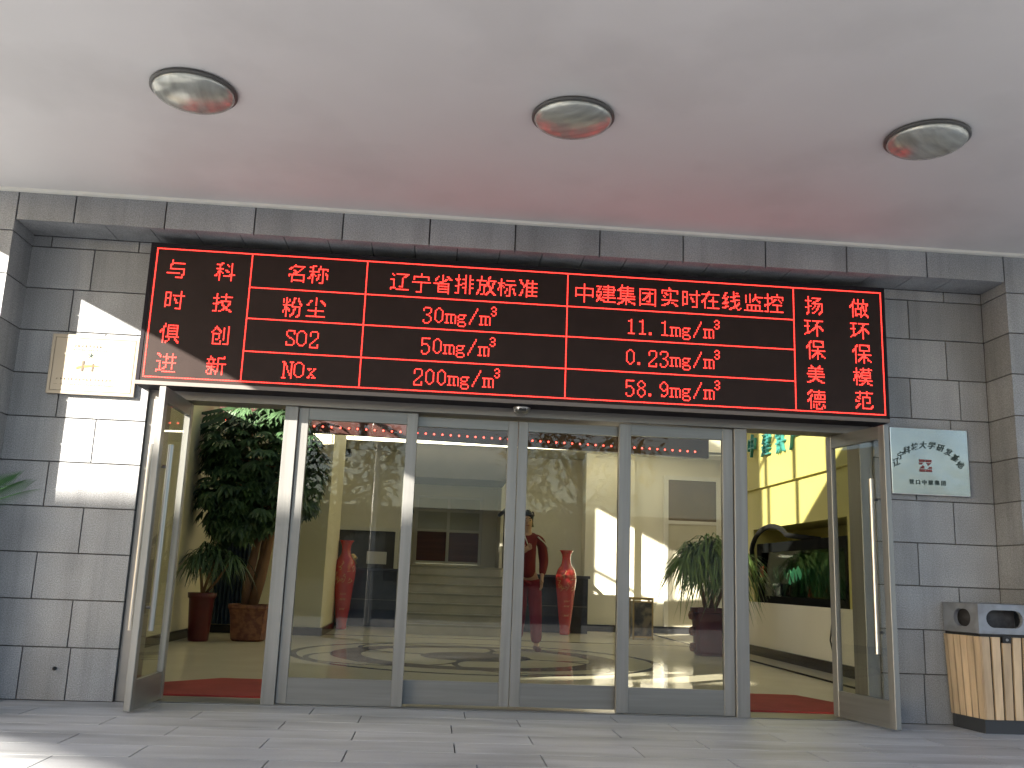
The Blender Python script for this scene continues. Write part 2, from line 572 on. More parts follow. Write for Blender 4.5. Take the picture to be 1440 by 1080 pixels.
box(bm, -2.75, -1.5, 9.0, 10.4, 3.262, 3.4)
obj("lobby_wall", bm, cream, B)
bm = BM()                                                 # rear wall around the stair opening
box(bm, -2.6, -0.45, 12.0, 12.2, 0, 3.25)
box(bm, 1.3, 2.9, 12.0, 12.2, 0, 3.25)
box(bm, 3.6, 5.6, 11.06, 11.25, 0, 3.25)
box(bm, 2.9, 3.0, 11.1, 12.2, 0, 3.25)
box(bm, -0.45, 1.3, 12.0, 12.2, 3.06, 3.25)
box(bm, -2.75, -2.6, 9.0, 12.2, 0, 3.25)
box(bm, -2.75, -1.65, 8.9, 9.0, 0, 3.25)
box(bm, -0.6, -0.45, 12.2, 13.3, 0, 3.25)
box(bm, 1.3, 1.45, 12.2, 13.3, 0, 3.25)
box(bm, -0.6, 1.45, 13.1, 13.3, 0, 1.12)
box(bm, -0.6, 1.45, 13.1, 13.3, 2.5, 3.25)
box(bm, -0.45, -0.36, 13.1, 13.3, 1.12, 2.5)
box(bm, 1.0, 1.3, 13.1, 13.3, 1.12, 2.5)
obj("rear_wall", bm, cream_pale, B)
bm = BM()
box(bm, 2.8, 3.72, 10.92, 11.15, 0, 3.25)
obj("pillar", bm, cream_pale, B)
bm = BM()                                                 # upper gallery front and its underside
box(bm, -3.25, 5.7, 10.4, 10.6, 3.3, 6.9)
box(bm, -3.25, 5.7, 10.6, 14, 3.26, 3.4)
obj("gallery_front", bm, cream_pale, B)
bm = BM()
for k in range(15):
    for j in range(3):
        box(bm, -3.0 + 0.6 * k, -3.0 + 0.6 * k + 0.592, 10.42 + 0.6 * j, 10.42 + 0.6 * j + 0.592, 3.242, 3.256)
obj("ceiling_tile_grid", bm, white_paint, B)
bm = BM()
box(bm, -1.7, 4.3, 10.34, 10.396, 3.21, 3.29)
obj("cove_light", bm, cove_m, B)
bm = BM()
box(bm, -6.2, 7.4, -0.2, 1.0, 7.0, 7.25)
box(bm, -6.2, 7.4, 9.4, 14.2, 7.0, 7.25)
box(bm, -6.2, -2.8, 1.0, 9.4, 7.0, 7.25)
box(bm, 4.2, 7.4, 1.0, 9.4, 7.0, 7.25)
obj("roof", bm, roofing, B)
bm = BM()
box(bm, -3.25, 5.75, 0.24, 1.0, 6.9, 6.99)
box(bm, -3.25, 5.75, 9.4, 10.4, 6.9, 6.99)
box(bm, -3.25, -2.8, 1.0, 9.4, 6.9, 6.99)
box(bm, 4.2, 5.75, 1.0, 9.4, 6.9, 6.99)
obj("lobby_ceiling", bm, white_paint, B)
bm = BM()  # unseen roof opening, added to let more sky light into the lobby
for k in range(5):
    box(bm, -2.8 + 1.75 * k - 0.04, -2.8 + 1.75 * k + 0.04, 1.0, 9.4, 7.12, 7.2)
fr = obj("added_skylight", bm, white_paint, B)
bm = BM()
box(bm, -2.8, 4.2, 1.0, 9.4, 7.251, 7.257)
obj("pane", bm, glass_up, fr)
bm = BM(); box(bm, -3.05, -1.5, 7.17, 7.199, 0, 0.11); obj("skirting", bm, skirt, B)
bm = BM(); box(bm, -3.048, -3.02, 0.3, 7.17, 0, 0.11); obj("skirting", bm, skirt, B)
bm = BM(); box(bm, 4.36, 4.399, 0.3, 6.7, 0, 0.12); obj("skirting", bm, skirt, B)
bm = BM(); box(bm, -1.5, -1.47, 7.17, 9.0, 0, 0.11); obj("skirting", bm, skirt, B)
bm = BM(); box(bm, 2.78, 3.74, 10.90, 10.919, 0, 0.12); obj("skirting", bm, skirt, B)
bm = BM(); box(bm, 3.73, 5.6, 11.03, 11.058, 0, 0.12); obj("skirting", bm, skirt, B)
# doorways in the rear walls
bm = BM()
box(bm, 4.3, 4.38, 10.99, 11.057, 0.125, 2.9)
box(bm, 5.3, 5.38, 10.99, 11.057, 0.125, 2.9)
box(bm, 4.38, 5.3, 10.99, 11.057, 2.82, 2.9)
box(bm, 4.38, 5.3, 10.99, 11.057, 2.0, 2.06)
fr = obj("door_surround", bm, white_paint, B)
bm = BM()
box(bm, 4.38, 5.3, 11.01, 11.05, 0.125, 2.0)
obj("door_leaf", bm, mat("pale inner door", (0.55, 0.52, 0.42), 0.5, var=0.05), fr)
bm = BM()
box(bm, 4.38, 5.3, 11.01, 11.05, 2.06, 2.82)
obj("pane", bm, mat("brown transom", (0.16, 0.12, 0.08), 0.3, var=0.1), fr)
bm = BM()
box(bm, -2.15, -2.08, 11.9, 11.998, 0, 1.75)
box(bm, -0.72, -0.65, 11.9, 11.998, 0, 1.75)
box(bm, -2.08, -0.72, 11.9, 11.998, 1.68, 1.75)
fr = obj("door_surround", bm, white_paint, B)
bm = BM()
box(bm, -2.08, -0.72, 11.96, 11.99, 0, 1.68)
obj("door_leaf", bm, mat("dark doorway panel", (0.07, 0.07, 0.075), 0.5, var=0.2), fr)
# window over the stair landing
bm = BM()
for x in (-0.355, 0.30, 0.965):
    box(bm, x - 0.03, x + 0.03, 13.08, 13.16, 1.12, 2.5)
for z in (1.15, 1.79, 2.20, 2.47):
    box(bm, -0.385, 0.995, 13.085, 13.155, z - 0.025, z + 0.025)
fr = obj("landing_window", bm, white_paint, B)
bm = BM()
box(bm, -0.36, 1.0, 13.12, 13.13, 1.80, 2.48)
obj("pane", bm, frosted, fr)
bm = BM()
box(bm, -0.36, 1.0, 13.115, 13.128, 1.13, 1.785)
obj("shutter", bm, blind, fr)
# stairs
bm = BM()
for k in range(7):
    box(bm, -0.35, 1.2, 8.3 + 0.3 * k, 8.3 + 0.3 * (k + 1) + (2.7 if k == 6 else 0), 0.0, 0.15 * (k + 1) - 0.03)
    box(bm, -0.37, 1.22, 8.28 + 0.3 * k, 8.3 + 0.3 * (k + 1) + (2.7 if k == 6 else 0), 0.15 * (k + 1) - 0.029, 0.15 * (k + 1), 1)
st = obj("staircase", bm, [marble, mat("step nosing", (0.33, 0.31, 0.24), 0.3, var=0.1)], B)
for sx in (-0.42, 1.27):
    bm = BM()
    for k in range(8):
        y = 8.4 + 0.3 * k
        box(bm, sx - 0.022, sx + 0.022, y - 0.022, y + 0.022, max(0, 0.15 * k), 0.15 * k + 1.0)
    tube(bm, [(sx, 8.25, 0.98), (sx, 10.5, 2.08), (sx, 11.9, 2.08)], 0.035, 10)
    tube(bm, [(sx, 8.3, 0.5), (sx, 10.5, 1.6)], 0.018, 8)
    obj("handrail", bm, black_metal, st)
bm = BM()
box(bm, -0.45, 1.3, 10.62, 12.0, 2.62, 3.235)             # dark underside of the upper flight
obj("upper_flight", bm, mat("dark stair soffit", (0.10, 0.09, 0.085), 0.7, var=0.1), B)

bm = BM()
box(bm, -9, 9, 0.321, 14.2, -0.9, -0.002)
tag(obj("lobby_floor", bm, lobby_floor_m), kind="structure")

# ================================================================ canopy
C = thing("entrance_canopy", "broad white plastered canopy ceiling over the entrance platform", "canopy")
bm = BM()
box(bm, -3.899, 5.04, -4.7, -0.316, 3.3215, 3.40)
obj("ceiling_panel", bm, plaster, C)
bm = BM()
box(bm, -3.899, 5.04, -0.352, -0.316, 3.302, 3.321)
obj("edge_bead", bm, white_paint, C)
bm = BM()
box(bm, -3.899, 5.04, -4.7, -0.316, 3.401, 3.72)
obj("roof_slab", bm, plaster, C)
for x in (-3.45, 4.6):
    bm = BM()
    lathe(bm, [(0.2, 0), (0.2, 3.321)], (x, -4.45, -0.15), 32)
    obj("column", bm, plaster, C, True)

# ceiling lamps
lab = ["domed ceiling lamp nearest the sunlit wall, catching two warm glints",
       "domed ceiling lamp over the middle of the sign, red glow on its lower rim",
       "domed ceiling lamp farthest from the sunlit wall, above the silver plaque side"]
def make_lamp():
    t = thing("ceiling_lamp", lab[0], "lamp", (0, 0, 3.3215), "domed lamps in the canopy ceiling")
    bm = BM()
    lathe(bm, [(0.214, -0.001), (0.222, -0.008), (0.222, -0.018), (0.208, -0.022)], (0, 0, 3.3215), 48)
    obj("rim", bm, mat("lamp rim", (0.07, 0.07, 0.068), 0.5), t, True)
    bm = BM()
    lathe(bm, [(0.209, -0.022)] + [(0.209 * cos(a), -0.022 - 0.062 * sin(a)) for a in [pi / 2 * k / 12 for k in range(1, 12)]] + [(0.004, -0.0845)], (0, 0, 3.3215), 48)
    obj("lamp_shade", bm, dome_m, t, True)
    return t
lamp = make_lamp()
for i, (x, y) in enumerate(((-1.37, -1.89), (0.63, -1.91), (2.575, -1.965))):
    o = lamp if i == 0 else copy_tree(lamp)
    o.location = (x, y, 3.3215)
    o.rotation_euler[2] = i * 1.1
    o["label"] = lab[i]

# ================================================================ door frame and doors
FR = thing("door_frame", "brushed steel entrance frame with fixed side panes and dark header", "door frame")
bm = BM()
box(bm, -2.0, 3.15, 0.035, 0.24, 2.0, 2.128)
box(bm, -2.0, 3.15, -0.16, 0.033, 2.062, 2.10)
obj("header", bm, steel_dark, FR)
def post(x0, x1, m=steel, y0=0.06, y1=0.24):
    bm = BM()
    box(bm, x0, x1, y0, y1, 0.0, 1.999)
    bevel(bm, 0.003, 1)
    return obj("post", bm, m, FR)
post(-1.075, -0.984); post(2.132, 2.226)
post(-1.998, -1.90, steel_dark, 0.03); pass
post(3.052, 3.148, steel, 0.03)
bm = BM()
box(bm, -1.9, 3.05, 0.05, 0.30, -0.0005, 0.006)
obj("threshold", bm, steel_h, FR)

def panel(x0, x1, y, root, sw=0.075, kick=0.175, top=1.915, names=("stile", "kick_plate", "top_rail", "pane"), z0=0.008, z1=1.996, wl=None, wr=None):
    wl = wl or sw; wr = wr or sw
    d = 0.022
    for a, b_ in ((x0, x0 + wl), (x1 - wr, x1)):
        bm = BM(); box(bm, a, b_, y - d, y + d, z0, z1); bevel(bm, 0.002, 1); obj(names[0], bm, steel, root)
    bm = BM(); box(bm, x0 + wl + 0.001, x1 - wr - 0.001, y - d + 0.004, y + d - 0.004, z0, kick); obj(names[1], bm, steel_h, root)
    bm = BM(); box(bm, x0 + wl + 0.001, x1 - wr - 0.001, y - d + 0.004, y + d - 0.004, top, z1); obj(names[2], bm, steel_h, root)
    bm = BM(); box(bm, x0 + wl - 0.004, x1 - wr + 0.004, y - 0.004, y + 0.004, kick - 0.004, top + 0.004); obj(names[3], bm, glass, root)
panel(-0.980, -0.148, 0.105, FR, wl=0.068)
panel(1.297, 2.128, 0.105, FR, wl=0.085)
SD = [((-0.23, 0.570), "closed sliding door leaf with the black stair rails behind its glass"),
      ((0.574, 1.375), "closed sliding door leaf with the person in red behind its glass")]
for (a, b_), l in SD:
    t = thing("sliding_door", l, "door", ((a + b_) / 2, 0.165, 0), "sliding glass doors in the middle")
    panel(a, b_, 0.165, t, wl=0.07, wr=0.07, z0=0.02, z1=1.985)

# open swing doors
def swing(hinge, ang, s, label, bars):
    """leaf built along +x from the hinge (length 0.66), turned by ang"""
    t = thing("swing_door", label, "door", (0, 0, 0), "open swing doors at both ends")
    Lf, th = 0.66, 0.021
    fw = 0.062
    for a, b_ in ((0.0, fw), (Lf - fw, Lf)):
        bm = BM(); box(bm, a, b_, -th, th, 0.012, 1.995); bevel(bm, 0.003, 1); obj("stile", bm, steel, t)
    bm = BM(); box(bm, fw + 0.001, Lf - fw - 0.001, -th + 0.003, th - 0.003, 0.012, 0.185); obj("kick_plate", bm, steel_h, t)
    bm = BM(); box(bm, fw + 0.001, Lf - fw - 0.001, -th + 0.003, th - 0.003, 1.905, 1.995); obj("top_rail", bm, steel_h, t)
    bm = BM(); box(bm, fw - 0.004, Lf - fw + 0.004, -0.004, 0.004, 0.181, 1.909); obj("pane", bm, glass, t)
    for sd in (-1, 1):
        bm = BM()
        hx, hy = Lf - 0.10, sd * 0.062
        tube(bm, [(hx, hy, 0.475), (hx, hy, 1.632)], 0.018, 14)
        for z in (0.615, 1.49):
            tube(bm, [(hx, sd * 0.018, z), (hx, hy + sd * 0.016, z)], 0.0105, 10)
        obj("pull_handle", bm, chrome, t)
    t.location = (hinge[0], hinge[1], 0)
    t.rotation_euler[2] = ang
    return t
swing((-1.752, 0.185), radians(-91.3), 1, "open glass swing door beside the sunlit stone, seen almost edge on", 2)
swing((2.905, 0.235), radians(-78.0), -1, "open glass swing door beside the silver plaque, seen at a slant", 1)

# door sensor
t = thing("door_sensor", "small silver motion sensor under the sign, above the sliding doors", "sensor", (0.574, 0.0, 2.03))
bm = BM()
lathe(bm, [(0.062, 0.0), (0.062, -0.012), (0.054, -0.034), (0.034, -0.05), (0.006, -0.055)], (0.574, -0.04, 2.060), 24)
obj("housing", bm, chrome, t, True)
bm = BM()
box(bm, 0.548, 0.600, -0.098, -0.086, 2.022, 2.04)
obj("lens", bm, black_metal, t)

# ================================================================ LED sign
LED={'与':[0,0,2048,2048,4088,6144,4096,4096,8184,8,8,32712,24,16,496,0],'时':[0,0,8,15368,9224,9726,9224,15496,9416,9288,9320,9224,15368,8200,120,0],'俱':[0,0,2048,3064,6664,5112,12808,29688,21000,5112,4616,6140,4368,4376,5644,5124],'进':[0,0,24848,12560,6140,400,272,28944,6140,4368,4368,4880,5648,30720,18428,0],'科':[0,0,3088,30864,4176,4112,31760,4496,14544,13328,20540,54256,4112,4112,4112,0],'技':[0,0,4160,4160,5116,30784,4160,5112,7944,31000,4496,4320,4320,4536,30220,0],'创':[0,0,1028,3620,2852,4516,8356,7972,4388,4388,4388,5668,4228,4228,8124,0],'新':[0,0,4104,6392,32384,9344,9344,32764,2192,32400,6288,11408,19344,18704,14608,0],'名':[0,0,512,2040,6160,12320,1600,896,1792,16376,10248,2056,2056,4088,2056,0],'称':[0,0,7296,28800,4604,4388,32544,4136,14764,13604,20772,54052,4640,4128,4320,0],'粉':[0,0,4304,21648,21656,22920,4364,32516,12792,14408,15560,21640,20616,4488,4888,4656],'尘':[0,256,256,6448,4376,8460,24836,0,256,256,16376,256,256,256,32764,0],'辽':[0,0,0,10236,4120,48,64,28736,4160,4160,4160,4160,4544,30720,18428,0],'宁':[0,0,256,256,16376,8200,8200,0,32764,256,256,256,256,256,256,3840],'省':[0,0,256,2352,4376,12652,8640,1792,32752,2064,4080,2064,4080,2064,4080,16],'排':[0,4240,4240,4240,31644,12432,4240,5020,7312,28816,5020,4240,4240,4240,28816,0],'放':[0,2080,2144,2112,32638,4292,4300,8136,4968,4664,4656,12848,8824,25292,19846,0],'标':[0,0,4096,4600,4096,31744,13308,14432,13376,20824,20808,4680,4684,4164,4544,0],'准':[0,0,25376,8736,13308,5664,3616,3068,544,4640,5116,12832,8736,25596,512,0],'中':[0,0,256,256,256,32764,16644,16644,16644,16644,32764,16644,256,256,256,256],'建':[0,0,64,31740,4164,14334,8260,31740,2112,23548,28736,14334,14400,28224,17406,0],'集':[0,2048,2176,8184,12416,32760,4224,8184,4224,8188,4352,32764,1984,3424,14620,24836],'团':[0,0,0,16380,8196,8260,12276,8388,8644,9028,9796,11332,8644,8196,16380,8196],'实':[0,256,384,16380,8196,11396,1664,4224,2176,128,16380,256,864,3608,14348,0],'在':[0,0,512,1536,32764,3072,2112,6208,12480,29688,20544,4160,4160,4160,6140,0],'线':[0,64,6232,4160,12412,9696,30784,6268,4576,15396,30764,56,7280,29138,780,0],'监':[0,0,1088,9280,9342,9408,9632,9496,9224,0,8184,4680,4680,4680,32766,0],'控':[0,4128,4128,5118,32258,4818,4488,4868,7168,31228,20512,4128,4128,4128,30718,0],'扬':[0,0,4096,5112,4144,31840,4480,5116,4244,7348,28964,4708,4164,4236,13080,8208],'环':[0,0,0,64508,8288,8256,8384,61680,8664,9036,9796,14400,28736,32832,64,0],'保':[0,0,3068,6668,4612,12804,29692,20544,4160,6142,4320,4592,4936,5708,5186,4160],'美':[0,0,2080,3168,16376,256,16376,256,32764,256,16380,896,1728,7280,28700,0],'德':[0,0,6208,14332,24640,19452,6820,4772,13308,28672,22524,4160,5448,5388,5396,4592],'做':[0,0,4640,4640,12832,12284,25164,57960,41704,12200,10424,10384,10384,12216,11468,8324],'模':[0,0,4232,5118,4232,32252,4868,15356,16132,13820,20576,22526,4176,4504,5894,0],'范':[0,0,1056,16382,1056,1056,6648,3336,8456,14600,312,3328,6402,12550,8700,0]}
A8 = {'0': [0, 0, 0, 24, 36, 66, 66, 66, 66, 66, 66, 66, 36, 24, 0, 0, 0],
    '1': [0, 0, 0, 8, 56, 8, 8, 8, 8, 8, 8, 8, 8, 62, 0, 0, 0],
    '2': [0, 0, 0, 60, 66, 66, 66, 2, 4, 8, 16, 32, 66, 66, 126, 0, 0],
    '3': [0, 0, 0, 60, 66, 66, 2, 4, 24, 4, 2, 2, 66, 68, 56, 0, 0],
    '5': [0, 0, 0, 126, 64, 64, 64, 120, 68, 2, 2, 2, 66, 68, 56, 0, 0],
    '8': [0, 0, 0, 24, 36, 66, 66, 36, 24, 36, 66, 66, 66, 36, 24, 0, 0],
    '9': [0, 0, 0, 24, 36, 66, 66, 66, 38, 26, 2, 2, 36, 56, 0, 0, 0],
    '.': [0, 0, 0, 0, 0, 0, 0, 0, 0, 0, 0, 0, 96, 96, 0, 0, 0],
    'm': [0, 0, 0, 0, 0, 0, 0, 254, 73, 73, 73, 73, 73, 237, 0, 0, 0],
    'g': [0, 0, 0, 0, 0, 0, 0, 62, 68, 68, 56, 64, 60, 66, 66, 60, 0],
    '/': [0, 0, 2, 2, 4, 4, 8, 8, 16, 16, 32, 32, 64, 64, 0, 0, 0],
    '³': [96, 144, 16, 96, 16, 144, 96, 0, 0, 0, 0, 0, 0, 0, 0, 0, 0],
    'S': [0, 0, 0, 62, 66, 66, 64, 32, 24, 4, 2, 66, 66, 124, 0, 0, 0],
    'O': [0, 0, 0, 56, 68, 130, 130, 130, 130, 130, 130, 130, 68, 56, 0, 0, 0],
    'N': [0, 0, 0, 199, 98, 98, 82, 82, 82, 74, 74, 70, 70, 66, 226, 0, 0],
    'x': [0, 0, 0, 0, 0, 0, 0, 118, 36, 8, 16, 24, 36, 110, 0, 0, 0]}
LX, LZ, P_ = -1.995, 2.085, 0.01
YF = -0.2
Sg = thing("led_sign", "wide red LED display board above the doors showing emission readings in Chinese", "sign", (0.57, 0.0, 2.05))
bm = BM()
box(bm, -2.032, 3.176, YF + 0.012, 0.0 - 0.002, 2.052, 3.045)
obj("cabinet", bm, led_case, Sg)
bm = BM()
box(bm, -2.032, 3.176, YF - 0.004, YF + 0.011, 3.018, 3.045)
box(bm, -2.032, -2.008, YF - 0.004, YF + 0.011, 2.078, 3.0175)
box(bm, 3.160, 3.176, YF - 0.004, YF + 0.011, 2.078, 3.0175)
obj("bezel", bm, led_case, Sg)
bm = BM()
box(bm, -2.032, 3.176, YF - 0.004, YF + 0.011, 2.052, 2.0775)
obj("bottom_trim", bm, led_trim, Sg)
bm = BM()
box(bm, -2.0075, 3.1595, YF, YF + 0.0115, 2.078, 3.0175)
obj("module_face", bm, led_face, Sg)

def dots(cells, name="lettering"):
    bm = BM()
    h = 0.0037
    for i, j in cells:
        x, z = LX + i * P_, LZ + j * P_
        v = [bm.verts.new((x + a * h, YF - 0.0025, z + b_ * h)) for a, b_ in ((-1, -1), (1, -1), (1, 1), (-1, 1))]
        bm.faces.new(v)
    return obj(name, bm, led_on, Sg)
def ix(x): return round((x - LX) / P_)
def iz(z): return round((z - LZ) / P_)
cells = set()
def hl(x0, x1, z):
    for i in range(ix(x0), ix(x1) + 1): cells.add((i, iz(z)))
def vl(x, z0, z1):
    for j in range(iz(z0), iz(z1) + 1): cells.add((ix(x), j))
hl(-1.985, 3.145, 3.005); hl(-1.985, 3.145, 2.10)
vl(-1.985, 2.10, 3.005); vl(3.145, 2.10, 3.005)
for x in (-1.345, -0.56, 0.853, 2.498): vl(x, 2.10, 3.005)
for z in (2.766, 2.541, 2.317): hl(-1.345, 2.498, z)
dots(sorted(cells), "grid_lines")

def cjk(c, x, z):
    rows16 = LED[c]
    i0, j0 = ix(x) - 7, iz(z) + 8
    out = []
    for r in range(16):
        row = rows16[r]
        for k in range(16):
            if row >> (15 - k) & 1:
                out.append((i0 + k, j0 - r))
    return out
def asc(s, x, z):
    i0, j0 = ix(x) - 4 * len(s), iz(z) + 8
    out = []
    for n, c in enumerate(s):
        rows8 = A8[c]
        for r in range(17):
            row = rows8[r]
            for k in range(8):
                if row >> (7 - k) & 1:
                    out.append((i0 + n * 8 + k, j0 - r))
        dots(sorted(set(out)), "character")
        out = []
def column(s, x, zs):
    out = []
    for c, z in zip(s, zs): dots(sorted(set(cjk(c, x, z))), "character")
def line(s, x0, x1, z):
    out = []
    for k, c in enumerate(s):
        dots(sorted(set(cjk(c, x0 + (x1 - x0) * k / (len(s) - 1), z))), "character")
column("与时俱进", -1.848, (2.866, 2.64, 2.42, 2.205))
column("科技创新", -1.515, (2.866, 2.64, 2.42, 2.205))
column("扬环保美德", 2.642, (2.885, 2.714, 2.555, 2.38, 2.195))
column("做环保模范", 2.99, (2.885, 2.714, 2.545, 2.38, 2.205))
line("名称", -1.037, -0.886, 2.888)
line("粉尘", -1.042, -0.887, 2.647)
line("辽宁省排放标准", -0.325, 0.572, 2.878)
line("中建集团实时在线监控", 0.972, 2.344, 2.88)
asc("SO2", -0.956, 2.427)
asc("NOx", -0.956, 2.20)
for s, x, z in (("30mg/m³", 0.125, 2.647), ("50mg/m³", 0.125, 2.427), ("200mg/m³", 0.125, 2.203),
                ("11.1mg/m³", 1.64, 2.65), ("0.23mg/m³", 1.64, 2.425), ("58.9mg/m³", 1.64, 2.203)):
    asc(s, x, z)

